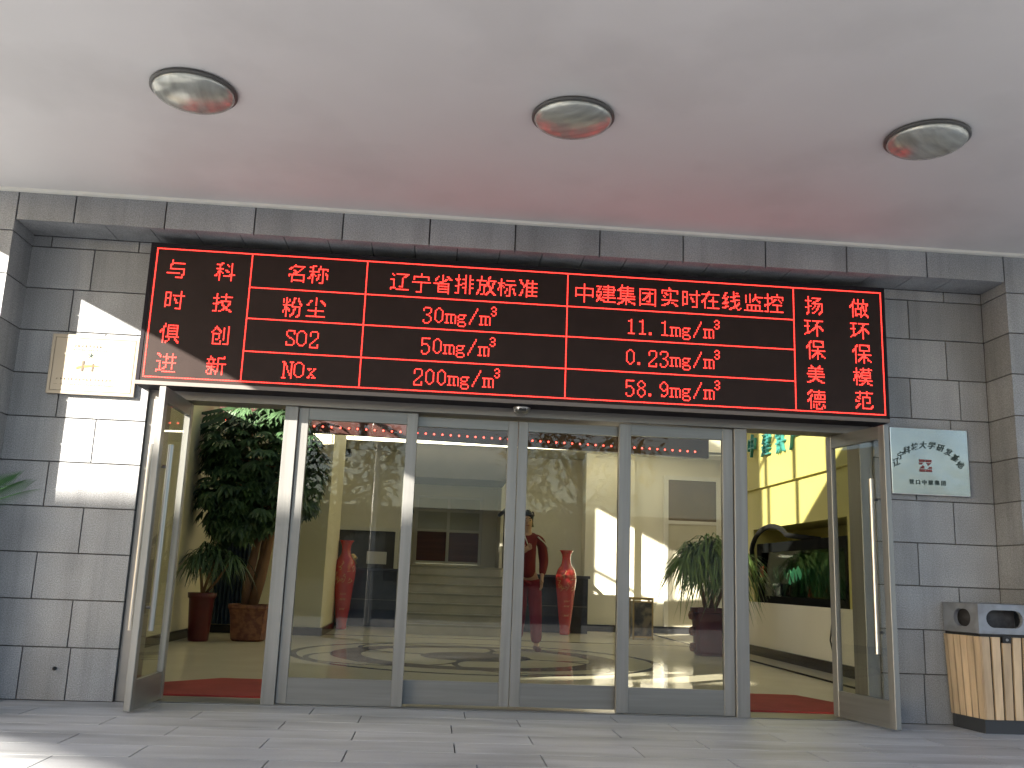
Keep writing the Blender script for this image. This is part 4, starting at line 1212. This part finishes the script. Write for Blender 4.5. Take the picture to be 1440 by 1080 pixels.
def pot_big(t):
    bm = BM()
    lathe(bm, [(0.175, 0.0), (0.185, 0.02), (0.215, 0.53), (0.235, 0.54), (0.235, 0.60), (0.20, 0.60), (0.195, 0.56)], (3.63, 5.85, 0), 40, True, True, 0.6)
    p_ = obj("plant_pot", bm, maroon, t)
    bm = BM(); lathe(bm, [(0.0, 0), (0.2, 0.001)], (3.63, 5.85, 0.58), 20, False, False); obj("soil", bm, soil, p_)
    bm = BM()
    for z in (0.10, 0.30, 0.50):
        lathe(bm, [(0.0, -0.06), (0.035, -0.05), (0.05, 0), (0.035, 0.05), (0.0, 0.06)], (3.42 - z * 0.04, 5.82, z), 8, False, False)
    obj("pot_ornament", bm, brown_pot, p_)
r = random.Random(9)
strap_plant("dracaena", "bushy green strap leaved plant in a wide square maroon pot before the fish tank", (3.63, 5.85, 0),
    [((3.42, 5.78, 1.32), 1.1), ((3.75, 5.72, 1.38), 1.2), ((4.0, 5.7, 1.25), 0.8), ((3.58, 5.70, 1.12), 1.0), ((3.85, 5.7, 1.05), 0.8), ((3.3, 5.72, 1.2), 0.7), ((3.6, 5.75, 1.42), 0.8)], 170, (0.30, 0.56), 0.026, pot_big, leaf_mid, r,
    [([(3.6, 5.85, 0.56), (3.5, 5.8, 0.95), (3.42, 5.78, 1.32)], [0.03, 0.025, 0.02]),
     ([(3.66, 5.85, 0.56), (3.72, 5.78, 1.0), (3.75, 5.72, 1.38)], [0.03, 0.025, 0.02]),
     ([(3.7, 5.85, 0.56), (3.86, 5.78, 0.95), (4.0, 5.7, 1.25)], [0.03, 0.025, 0.02])], (0.7, 1.7), 0.15)

# palm outside, mostly beyond the edge of the frame
r = random.Random(2)
T = thing("potted_palm", "green palm fronds reaching in from the edge beside the grey pier", "potted palm", (-2.95, -0.85, 0))
bm = BM()
lathe(bm, [(0.16, 0), (0.2, 0.4), (0.22, 0.41), (0.22, 0.45), (0.18, 0.45)], (-2.95, -0.85, 0), 28)
pt = obj("plant_pot", bm, maroon, T, True)
bm = BM(); tube(bm, [(-2.95, -0.85, 0.40), (-2.93, -0.85, 1.02)], [0.05, 0.035], 8); obj("trunk", bm, bark, T, True)
def frond(bm, p0, d, L_, drop, rng, tw=0.0):
    d = d.normalized()
    s = d.cross(Vector((0, 0, 1))).normalized()
    s = (s * cos(tw) + s.cross(d) * sin(tw)).normalized()
    n = 40
    for k in range(n):
        tt = (k + 1) / n
        p = p0 + d * L_ * tt - Vector((0, 0, drop * L_ * tt * tt))
        if tt < 0.25: continue
        for sg in (-1, 1):
            leaf(bm, p, d * 0.9 + s * sg * (0.62 - 0.35 * tt) + Vector((0, 0, 0.12)), Vector((0, 0, 1)), 0.24 * (1.05 - 0.45 * tt), 0.009, 0.18, 0.3, 3)
    tube(bm, [p0, p0 + d * L_ * 0.5 - Vector((0, 0, drop * L_ * 0.25)), p0 + d * L_ - Vector((0, 0, drop * L_))], [0.008, 0.006, 0.003], 5)
for k, (d, L_, dr) in enumerate([((1, 0.05, 0.80), 0.60, 0.16), ((1, 0.1, 0.58), 0.60, 0.10), ((1, -0.1, 0.70), 0.58, 0.12), ((0.2, -1, 0.5), 0.6, 0.3), ((-1, 0.1, 0.5), 0.7, 0.3), ((-0.5, -0.8, 0.7), 0.6, 0.25), ((-0.6, 0.4, 0.9), 0.6, 0.2), ((0.5, -0.9, 0.9), 0.55, 0.2)]):
    bm = BM()
    frond(bm, Vector((-2.93, -0.85, 1.02)), Vector(d), L_, dr, r, 1.2 if k < 3 else 0.0)
    obj("frond", bm, leaf_palm, T)

# ================================================================ lobby objects
VP = [(0.075, 0), (0.085, 0.015), (0.088, 0.05), (0.082, 0.08), (0.095, 0.16), (0.118, 0.35), (0.145, 0.60), (0.168, 0.80), (0.176, 0.90), (0.170, 0.98), (0.145, 1.06),
      (0.100, 1.12), (0.078, 1.17), (0.070, 1.25), (0.078, 1.31), (0.105, 1.36), (0.120, 1.375), (0.116, 1.38), (0.09, 1.36)]
def vase(label, x, y):
    t = thing("floor_vase", label, "vase", (x, y, 0), "tall red vases flanking the stairs")
    bm = BM(); lathe(bm, VP, (x, y, 0), 40); obj("body", bm, vase_red, t, True)
    bm = BM()
    rg = random.Random(4)
    def rad_at(z):
        for (r0, a), (r1, b_) in zip(VP, VP[1:]):
            if a <= z <= b_: return r0 + (r1 - r0) * (z - a) / (b_ - a)
        return 0.1
    for _ in range(26):                                    # gold brushwork wrapped on the belly
        a0 = rg.uniform(-2.6, -0.5); z_ = rg.uniform(0.72, 1.03); da = rg.uniform(-.35, .35); dz = rg.uniform(-.07, .07)
        pts = []
        for k in range(5):
            u = k / 4
            a = a0 + da * u + 0.1 * sin(u * 5); zz = z_ + dz * u
            rad = rad_at(zz) + 0.001
            pts.append((x + rad * cos(a), y + rad * sin(a), zz))
        tube(bm, pts, 0.0045, 5)
    for z_ in (0.45, 0.53, 0.30):
        for k in range(4):
            a = -pi / 2 + (k - 1.5) * 0.18
            rad = rad_at(z_) + 0.001
            tube(bm, [(x + rad * cos(a), y + rad * sin(a), z_), (x + rad * cos(a + 0.1), y + rad * sin(a + 0.1), z_ + 0.03)], 0.004, 5)
    obj("gold_painting", bm, vase_gold, t)
vase("tall red vase with gold painting, on the umbrella tree side of the stairs", -1.37, 8.95)
vase("tall red vase with gold painting, between the person and the cream pillar", 2.26, 9.5)

def counter(label, x0, x1):
    t = thing("reception_counter", label, "counter", ((x0 + x1) / 2, 10.1, 0))
    bm = BM(); box(bm, x0, x1, 10.0, 10.35, 0.0, 0.92); obj("front_panel", bm, navy, t)
    bm = BM()
    for k in range(1, 3):
        xx = x0 + (x1 - x0) * k / 3
        box(bm, xx - 0.006, xx + 0.006, 9.992, 9.999, 0.06, 0.9)
    box(bm, x0, x1, 9.993, 9.9985, 0.44, 0.452)
    obj("panel_joints", bm, led_trim, t)
    bm = BM(); box(bm, x0 - 0.03, x1 + 0.03, 9.95, 10.38, 0.921, 0.97); bevel(bm, 0.006, 2); obj("counter_top", bm, mat("counter edge", (0.06, 0.065, 0.09), 0.15), t)
counter("dark stone reception counter with small ornaments on top, left of the stairs", -1.95, -0.55)
counter("dark stone reception counter with a bare top, right of the stairs", 1.42, 2.72)
t = thing("ornament", "small gold and white ornament on the dark reception counter", "ornament", (-1.35, 10.1, 0.97))
bm = BM(); box(bm, -1.46, -1.24, 10.06, 10.18, 0.971, 0.99); obj("stand", bm, black_metal, t)
bm = BM(); lathe(bm, [(0.03, 0.99), (0.07, 1.03), (0.05, 1.09), (0.08, 1.13), (0.02, 1.2)], (-1.35, 10.12, 0), 16); obj("figure", bm, gold_metal, t, True)
t = thing("desk_monitor", "small white desk screen on the dark reception counter", "monitor", (-0.95, 10.1, 0.97))
bm = BM(); box(bm, -1.02, -0.88, 10.08, 10.2, 0.971, 0.985); box(bm, -0.965, -0.935, 10.13, 10.15, 0.985, 1.06); obj("stand", bm, black_metal, t)
bm = BM(); box(bm, -1.12, -0.78, 10.12, 10.15, 1.04, 1.25); obj("screen", bm, white_paint, t)

t = thing("ash_bin", "square gold framed marble bin standing before the cream pillar", "bin", (3.43, 8.97, 0))
bm = BM(); box(bm, 3.275, 3.585, 8.84, 9.12, 0.03, 0.60); obj("marble_body", bm, black_marble, t)
bm = BM()
for x in (3.262, 3.573):
    for y in (8.828, 9.108):
        box(bm, x, x + 0.025, y, y + 0.025, 0.0, 0.62)
box(bm, 3.288, 3.572, 8.83, 8.839, 0.03, 0.055); box(bm, 3.288, 3.572, 8.83, 8.839, 0.575, 0.60)
obj("gold_frame", bm, gold_metal, t)
bm = BM(); box(bm, 3.255, 3.605, 8.82, 9.14, 0.621, 0.66); bevel(bm, 0.008, 2); obj("lid", bm, gold_metal, t)

# fish tank
t = thing("fish_tank", "long dark green aquarium set in a niche of the yellow wall", "aquarium", (4.65, 4.7, 0.69))
bm = BM()
box(bm, 4.86, 4.92, 3.4, 6.16, 0.70, 1.46); obj("tank_back", bm, tank_back, t)
bm = BM()
for y in (3.36, 6.14):
    box(bm, 4.41, 4.85, y, y + 0.05, 0.69, 1.46)
box(bm, 4.41, 4.85, 3.41, 6.14, 0.69, 0.78); box(bm, 4.41, 4.85, 3.41, 6.14, 1.34, 1.46)
box(bm, 4.405, 4.45, 6.0, 6.139, 0.78, 1.34)
obj("tank_frame", bm, mat("matt black tank frame", (0.006, 0.007, 0.007), 0.9, spec=0.05), t)
bm = BM(); box(bm, 4.425, 4.435, 3.41, 6.0, 0.78, 1.34); obj("pane", bm, tank_glass, t)
bm = BM()
r = random.Random(21)
for _ in range(130):
    leaf(bm, Vector((r.uniform(4.5, 4.84), r.uniform(3.5, 5.95), 0.79)), Vector((r.uniform(-.3, .3), r.uniform(-.5, .5), 1)), Vector((1, 0, 0)), r.uniform(.2, .5), 0.06, 0.05, 0.2, 3)
obj("water_plants", bm, mat("water plants", (0.012, 0.055, 0.028), 0.5, var=0.5), t)
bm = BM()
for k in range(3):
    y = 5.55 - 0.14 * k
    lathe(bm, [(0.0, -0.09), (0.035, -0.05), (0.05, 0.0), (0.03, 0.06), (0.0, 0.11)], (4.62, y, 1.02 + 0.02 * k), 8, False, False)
obj("ornament", bm, mat("pale green glowing stone", (0.30, 0.55, 0.36), 0.5, emit=(0.1, 0.3, 0.16), estr=0.12), t)  # faint green glow put into the stone itself, no lamp here
bm = BM(); box(bm, 4.403, 4.409, 5.93, 6.06, 1.02, 1.16); obj("red_label", bm, vase_red, t)
t = thing("water_hose", "thick black hose arching over the aquarium", "hose", (4.38, 5.5, 1.4))
bm = BM()
pts = [(4.36, 6.18, 0.95), (4.34, 6.16, 1.2)] + [(4.32, 5.42 + 0.74 * cos(a), 1.30 + 0.36 * sin(a)) for a in [pi * k / 14 for k in range(1, 12)]] + [(4.42, 4.72, 1.50), (4.60, 4.5, 1.47)]
tube(bm, pts, 0.032, 10)
obj("pipe", bm, rubber, t, True)
t = thing("hanging_cable", "thin black cable hanging from the aquarium to the floor", "cable", (4.33, 3.4, 0))
bm = BM()
tube(bm, [(4.40, 3.55, 0.75), (4.34, 3.62, 0.55), (4.33, 3.66, 0.35), (4.32, 3.55, 0.18), (4.31, 3.4, 0.12)], 0.008, 6)
obj("wire", bm, rubber, t)

# teal letters on the yellow wall
WL = [("中", 6.12, 2.80), ("建", 5.55, 2.75), ("铁", 5.03, 2.72), ("产", 4.52, 2.71)]
for c, y, z in WL:
    l = {"中": "teal wall letter nearest the hanging plant on the yellow wall", "建": "teal wall letter with many strokes, second along the yellow wall",
         "铁": "teal wall letter third along the yellow wall", "产": "teal wall letter half cut off by the door header, nearest the swing door"}[c]
    o = glyph_mesh("wall_letter", [(c, (4.335, y, z), 0.33, (Vector((0, -1, 0)), Vector((0, 0, 1)), Vector((-1, 0, 0))), 0.15, -0.002)], teal, None, 0.018)
    tag(o, l, "letter", "teal letters on the yellow wall")

# hanging red ticker
a_ = Vector((-2.95, 6.25, 0)); b_ = Vector((4.02, 7.12, 0))
ang = atan2(b_.y - a_.y, b_.x - a_.x); ln = (b_ - a_).length
t = thing("led_ticker", "long dark red ticker board hanging inside the lobby with a row of red lights", "sign", (a_.x, a_.y, 2.74))
bm = BM(); box(bm, 0, ln, 0, 0.10, 2.735, 3.15)
bm.transform(Matrix.Translation((a_.x, a_.y, 0)) @ Matrix.Rotation(ang, 4, 'Z'))
obj("case", bm, mat("ticker case", (0.055, 0.018, 0.016), 0.5, var=0.1), t)
bm = BM()
rg = random.Random(8)
for row, zz in ((0, 2.82), (1, 3.05)):
    n = int((ln - 0.1) / 0.118)
    for k in range(n):
        if row and rg.random() < 0.55: continue
        x = 0.08 + 0.118 * k
        lathe(bm, [(0.014, 0), (0.011, 0.010), (0.004, 0.014)], (x, zz, 0), 8)
bm.transform(Matrix.Translation((a_.x, a_.y, 0)) @ Matrix.Rotation(ang, 4, 'Z') @ Matrix.Rotation(radians(90), 4, 'X'))
obj("light_row", bm, led_dot, t)
bm = BM()
for x in (0.4, 2.4, 4.4, 6.4):
    tube(bm, [(x, 0.05, 3.15), (x, 0.05, 6.9)], 0.006, 5)
bm.transform(Matrix.Translation((a_.x, a_.y, 0)) @ Matrix.Rotation(ang, 4, 'Z'))
obj("hanger", bm, black_metal, t)

# hanging camera
t = thing("security_camera", "small black security camera hanging on a stalk from the lobby ceiling edge", "camera", (-1.62, 10.36, 3.2))
bm = BM(); tube(bm, [(-1.62, 10.36, 3.24), (-1.62, 10.33, 3.02)], 0.016, 8); obj("stalk", bm, black_metal, t)
bm = BM(); box(bm, -1.72, -1.52, 10.16, 10.40, 2.90, 3.02); bevel(bm, 0.02, 2); obj("housing", bm, black_metal, t)
bm = BM(); lathe(bm, [(0.045, 0), (0.045, 0.03), (0.03, 0.032)], (0, 0, 0), 16)
bm.transform(Matrix.Translation((-1.62, 10.16, 2.95)) @ Matrix.Rotation(radians(90), 4, 'X')); obj("lens", bm, dark_win, t)

# blue curtain behind the tree
t = thing("window_curtain", "dark blue curtain hanging against the cream wall behind the umbrella tree", "curtain", (-2.75, 7.1, 0))
bm = BM()
prev = None
for k in range(41):
    x = -2.98 + 0.46 * k / 40
    y = 7.08 + 0.03 * sin(k * 1.3)
    cur = (bm.verts.new((x, y, 0.12)), bm.verts.new((x, y, 2.0)))
    if prev: bm.faces.new((prev[0], cur[0], cur[1], prev[1]))
    prev = cur
obj("cloth", bm, mat("blue curtain cloth", (0.03, 0.05, 0.09), 0.9, var=0.1), t, True)
bm = BM(); tube(bm, [(-3.02, 7.08, 2.01), (-2.48, 7.08, 2.01)], 0.012, 8); obj("rod", bm, black_metal, t)

# carpets
def rug(label, poly):
    bm = BM(); vprism(bm, poly, 0.0, 0.012)
    tag(obj("door_mat", bm, carpet), label, "mat", "red mats inside the swing doors")
rug("red carpet mat inside the open door beside the carved planter", [(-1.98, 0.40), (-1.10, 0.40), (-1.10, 1.48), (-1.62, 1.48), (-1.98, 1.08)])
rug("red carpet mat inside the open door on the fish tank side", [(2.25, 0.40), (3.25, 0.40), (3.25, 0.95), (3.08, 1.46), (2.25, 1.48)])

# ================================================================ person
def skin_mesh(name, verts, edges, m, parent, lev=2):
    me = bpy.data.meshes.new(name)
    keys = list(verts)
    me.from_pydata([verts[k][0] for k in keys], [(keys.index(a), keys.index(b)) for a, b in edges], [])
    o = bpy.data.objects.new(name, me)
    COL.objects.link(o)
    md = o.modifiers.new("skin", 'SKIN')
    md.use_smooth_shade = True
    for i, k in enumerate(keys):
        rr_ = verts[k][1]
        sv = me.skin_vertices[0].data[i]
        sv.radius = rr_ if isinstance(rr_, tuple) else (rr_, rr_)
        sv.use_root = (i == 0)
    sb = o.modifiers.new("sub", 'SUBSURF'); sb.levels = lev; sb.render_levels = lev
    dg = bpy.context.evaluated_depsgraph_get()
    dg.update()
    me2 = bpy.data.meshes.new_from_object(o.evaluated_get(dg))
    bpy.data.objects.remove(o)
    return link(name, me2, m, parent, True)

pxx, pyy = 1.20, 5.42
Pn = thing("person", "person with tied up black hair in a red tracksuit, standing behind the sliding door", "person", (pxx, pyy, 0))
def V_(x, y, z): return (pxx + x, pyy + y, z)
# x: image right positive (the person's left side), -y: towards the camera
bd = {'pelvis': (V_(0.0, 0, 0.90), (0.12, 0.09)), 'waist': (V_(-0.01, 0, 1.05), (0.11, 0.08)), 'chest': (V_(-0.01, 0.0, 1.24), (0.13, 0.09)), 'top': (V_(-0.015, 0.01, 1.37), (0.10, 0.07)),
      'neck': (V_(-0.02, 0.0, 1.45), 0.048), 'chin': (V_(-0.025, -0.02, 1.525), (0.06, 0.066)), 'face': (V_(-0.025, -0.012, 1.59), (0.072, 0.086)), 'crown': (V_(-0.025, 0.0, 1.675), (0.055, 0.066)),
      'shl': (V_(0.155, 0.01, 1.355), 0.056), 'ell': (V_(0.205, 0.04, 1.10), 0.042), 'wrl': (V_(0.17, -0.10, 0.91), 0.026), 'pal': (V_(0.165, -0.125, 0.85), (0.036, 0.02)),
      'shr': (V_(-0.185, 0.01, 1.355), 0.056), 'elr': (V_(-0.22, -0.02, 1.10), 0.042), 'wrr': (V_(-0.09, -0.20, 1.20), 0.026), 'par': (V_(-0.045, -0.21, 1.235), (0.036, 0.02)),
      'hil': (V_(0.09, 0, 0.86), 0.08), 'knl': (V_(0.11, -0.05, 0.48), 0.055), 'anl': (V_(0.135, -0.02, 0.09), 0.036), 'tol': (V_(0.145, -0.15, 0.035), (0.036, 0.026)),
      'hir': (V_(-0.09, 0, 0.86), 0.08), 'knr': (V_(-0.08, -0.02, 0.48), 0.055), 'anr': (V_(-0.09, 0.16, 0.13), 0.036), 'tor': (V_(-0.09, 0.06, 0.035), (0.036, 0.026))}
be = [('pelvis', 'waist'), ('waist', 'chest'), ('chest', 'top'), ('top', 'neck'), ('neck', 'chin'), ('chin', 'face'), ('face', 'crown'),
      ('top', 'shl'), ('shl', 'ell'), ('ell', 'wrl'), ('wrl', 'pal'), ('top', 'shr'), ('shr', 'elr'), ('elr', 'wrr'), ('wrr', 'par'),
      ('pelvis', 'hil'), ('hil', 'knl'), ('knl', 'anl'), ('anl', 'tol'), ('pelvis', 'hir'), ('hir', 'knr'), ('knr', 'anr'), ('anr', 'tor')]
for hnd, base, dr in (('l', Vector((0.165, -0.125, 0.85)), Vector((0.0, -0.25, -0.95))), ('r', Vector((-0.045, -0.21, 1.235)), Vector((0.75, -0.1, 0.6)))):
    side = Vector((0.25, -0.95, 0.25)).normalized() if hnd == 'l' else Vector((-0.6, 0.1, 0.75)).normalized()
    pal = 'pal' if hnd == 'l' else 'par'
    for k, (off, ln_) in enumerate(((0.026, 0.066), (0.009, 0.074), (-0.009, 0.069), (-0.026, 0.054))):
        p0 = base + side * off + dr * 0.035
        p1 = p0 + dr * ln_ * 0.55 + Vector((0, -0.004, 0)); p2 = p0 + dr * ln_ + Vector((-0.02, 0.006, 0))
        for nm, p, rr_ in (('a', p0, 0.0095), ('b', p1, 0.009), ('c', p2, 0.007)):
            bd[f'{pal}{k}{nm}'] = (V_(*p), rr_)
        be += [(pal, f'{pal}{k}a'), (f'{pal}{k}a', f'{pal}{k}b'), (f'{pal}{k}b', f'{pal}{k}c')]
    p0 = base + side * 0.036 - dr * 0.005; p1 = p0 + side * 0.022 + dr * 0.03
    bd[pal + 'ta'] = (V_(*p0), 0.011); bd[pal + 'tb'] = (V_(*p1), 0.008)
    be += [(pal, pal + 'ta'), (pal + 'ta', pal + 'tb')]
skin_mesh("body", bd, be, skin, Pn)
jk = {'hem': (V_(0, 0, 0.86), (0.165, 0.125)), 'waist': (V_(-0.01, 0, 1.05), (0.150, 0.115)), 'chest': (V_(-0.01, 0, 1.24), (0.165, 0.122)), 'top': (V_(-0.015, 0.01, 1.375), (0.115, 0.085)), 'col': (V_(-0.02, 0, 1.455), (0.068, 0.066)),
      'shl': (V_(0.160, 0.01, 1.36), 0.075), 'ell': (V_(0.21, 0.04, 1.10), 0.066), 'wrl': (V_(0.175, -0.09, 0.93), 0.045),
      'shr': (V_(-0.19, 0.01, 1.36), 0.075), 'elr': (V_(-0.225, -0.02, 1.10), 0.066), 'wrr': (V_(-0.105, -0.19, 1.185), 0.045)}
skin_mesh("jacket", jk, [('hem', 'waist'), ('waist', 'chest'), ('chest', 'top'), ('top', 'col'), ('top', 'shl'), ('shl', 'ell'), ('ell', 'wrl'), ('top', 'shr'), ('shr', 'elr'), ('elr', 'wrr')], red_cloth, Pn)
tr = {'pel': (V_(0, 0, 0.98), (0.150, 0.112)), 'hil': (V_(0.085, 0, 0.82), (0.105, 0.105)), 'knl': (V_(0.11, -0.05, 0.48), 0.085), 'anl': (V_(0.135, -0.02, 0.10), 0.072),
      'hir': (V_(-0.085, 0, 0.82), (0.105, 0.105)), 'knr': (V_(-0.08, -0.02, 0.48), 0.085), 'anr': (V_(-0.09, 0.15, 0.14), 0.072)}
skin_mesh("trousers", tr, [('pel', 'hil'), ('hil', 'knl'), ('knl', 'anl'), ('pel', 'hir'), ('hir', 'knr'), ('knr', 'anr')], maroon_cloth, Pn)
for an, to in (((0.135, -0.0, 0.06), (0.147, -0.19, 0.035)), ((-0.09, 0.16, 0.075), (-0.09, 0.0, 0.035))):
    skin_mesh("shoe", {'h': (V_(an[0], an[1] + 0.03, an[2]), (0.045, 0.045)), 'm': (V_((an[0] + to[0]) / 2, (an[1] + to[1]) / 2, 0.05), (0.05, 0.04)), 't': (V_(*to), (0.045, 0.028))}, [('h', 'm'), ('m', 't')], shoe_m, Pn)
hr = {'a': (V_(-0.025, 0.035, 1.62), (0.086, 0.072)), 'b': (V_(-0.025, 0.012, 1.675), (0.078, 0.082)), 'c': (V_(-0.025, 0.06, 1.55), (0.072, 0.045)), 'bun': (V_(-0.02, 0.03, 1.745), (0.05, 0.05))}
skin_mesh("hair", hr, [('a', 'b'), ('a', 'c'), ('b', 'bun')], hair_m, Pn)
bm = BM()                                                 # face: eyes, brows, mouth, nose
for sx in (-0.03, 0.03):
    lathe(bm, [(0.0, -0.006), (0.011, 0), (0.0, 0.006)], (pxx - 0.025 + sx, pyy - 0.094, 1.60), 10, False, False)
    box(bm, pxx - 0.025 + sx - 0.017, pxx - 0.025 + sx + 0.017, pyy - 0.096, pyy - 0.088, 1.620, 1.626)
obj("eyes", bm, hair_m, Pn)
bm = BM()
tube(bm, [V_(-0.025, -0.092, 1.60), V_(-0.025, -0.115, 1.565), V_(-0.025, -0.092, 1.558)], [0.006, 0.014, 0.008], 8)
obj("nose", bm, skin, Pn, True)
bm = BM(); box(bm, pxx - 0.047, pxx - 0.003, pyy - 0.092, pyy - 0.082, 1.530, 1.540); bevel(bm, 0.003, 1)
obj("mouth", bm, mat("lips", (0.35, 0.10, 0.09), 0.5), Pn)
bm = BM()
tube(bm, [V_(0.11, -0.075, 1.40), V_(0.20, -0.045, 1.33), V_(0.255, 0.0, 1.26)], 0.008, 6)
tube(bm, [V_(-0.14, -0.075, 1.40), V_(-0.23, -0.045, 1.33), V_(-0.28, 0.0, 1.26)], 0.008, 6)
tube(bm, [V_(-0.065, -0.09, 1.42), V_(-0.02, -0.125, 1.30)], 0.008, 6)
obj("jacket_stripe", bm, white_cloth, Pn, True)

# ================================================================ across the yard (seen in the glass and lamps, and it shades the front)
t = thing("sun_baffle", "deep fascia added across the yard to shade the front", "roof", (-14, -11, 0))
bm = BM()  # added sun blocker, outline shaped to cast the shade on wall and floor
prism(bm, [(-4.5, 7.72), (-4.5, 3.5), (-7.4, 3.95), (-10.9, 4.86), (-12.3, 5.22), (-13.35, 5.49), (-16, 6.12), (-22, 6.9), (-40, 6.9), (-40, 7.72)], -11.13, -11.0)
obj("baffle", bm, roofing, t)
for x in (-4.8, -12.0, -20, -30, -39):
    bm = BM(); box(bm, x - 0.12, x + 0.12, -11.4, -11.135, -0.6, 3.4 if x > -6 else (4.9 if x > -13 else 6.6)); obj("column", bm, roofing, t)
t = thing("workshop_building", "long pale workshop across the yard with rows of dark windows", "building", (0, -34, -0.6))
bm = BM(); box(bm, -30, 34, -46, -34, -0.6, 3.4); obj("wall", bm, brick, t)
for k in range(12):
    for z in (0.6,):
        bm = BM(); x = -27 + 5 * k; box(bm, x, x + 2.6, -33.995, -33.9, z, z + 2.2); obj("window", bm, dark_win, t)
bm = BM(); box(bm, -30.6, 34.6, -46.5, -33.5, 3.4, 3.7); obj("roof", bm, roofing, t)

def yard_tree(label, x, y, h, rad, seed):
    r = random.Random(seed)
    t = thing("yard_tree", label, "tree", (x, y, -0.6), "trees across the yard")
    bm = BM()
    tube(bm, [(x, y, -0.6), (x + 0.1, y, h * 0.3), (x, y + 0.1, h * 0.75)], [0.16, 0.12, 0.05], 8)
    for k in range(9):
        p0 = Vector((x, y, h * r.uniform(0.25, 0.6))); a = rdir(r, 0.2, 0.9)
        tube(bm, [p0, p0 + a * rad * 0.9], [0.06, 0.015], 5)
    obj("trunk", bm, tree_bark, t, True)
    bm = BM()
    for _ in range(1500):
        d = rdir(r); q_ = r.uniform(0.35, 1) ** 0.5
        lump = 1 + 0.25 * sin(3.1 * d.x + seed) * cos(2.7 * d.z + seed)
        p = Vector((x + d.x * rad * q_ * lump, y + d.y * rad * q_ * lump, h * 0.68 + d.z * h * 0.36 * q_ * lump))
        leaf(bm, p, rdir(r, -0.8, 0.4), Vector((0, 0, 1)), r.uniform(.16, .3), 0.13, 0.2, 0.2)
    obj("crown", bm, tree_leaf, t)
yard_tree("rounded dark green tree across the yard, beside the white lamp pole", -2.3, -16, 5.0, 1.7, 1)
yard_tree("spreading green tree across the yard, opposite the sliding doors", 3.6, -17, 5.4, 1.9, 2)
yard_tree("broad green tree across the yard, farthest along towards the litter bin", 13.0, -17.5, 6.6, 2.3, 3)
t = thing("lamp_pole", "slim white lamp pole across the yard", "lamp post", (-1.2, -12.5, -0.6))
bm = BM(); tube(bm, [(-1.2, -12.5, -0.6), (-1.2, -12.5, 3.6)], [0.07, 0.045], 12); obj("pole", bm, pole_white, t, True)
bm = BM(); lathe(bm, [(0.05, 0), (0.16, 0.08), (0.16, 0.3), (0.08, 0.4), (0.01, 0.42)], (-1.2, -12.5, 3.6), 16); obj("lamp_head", bm, frosted, t, True)
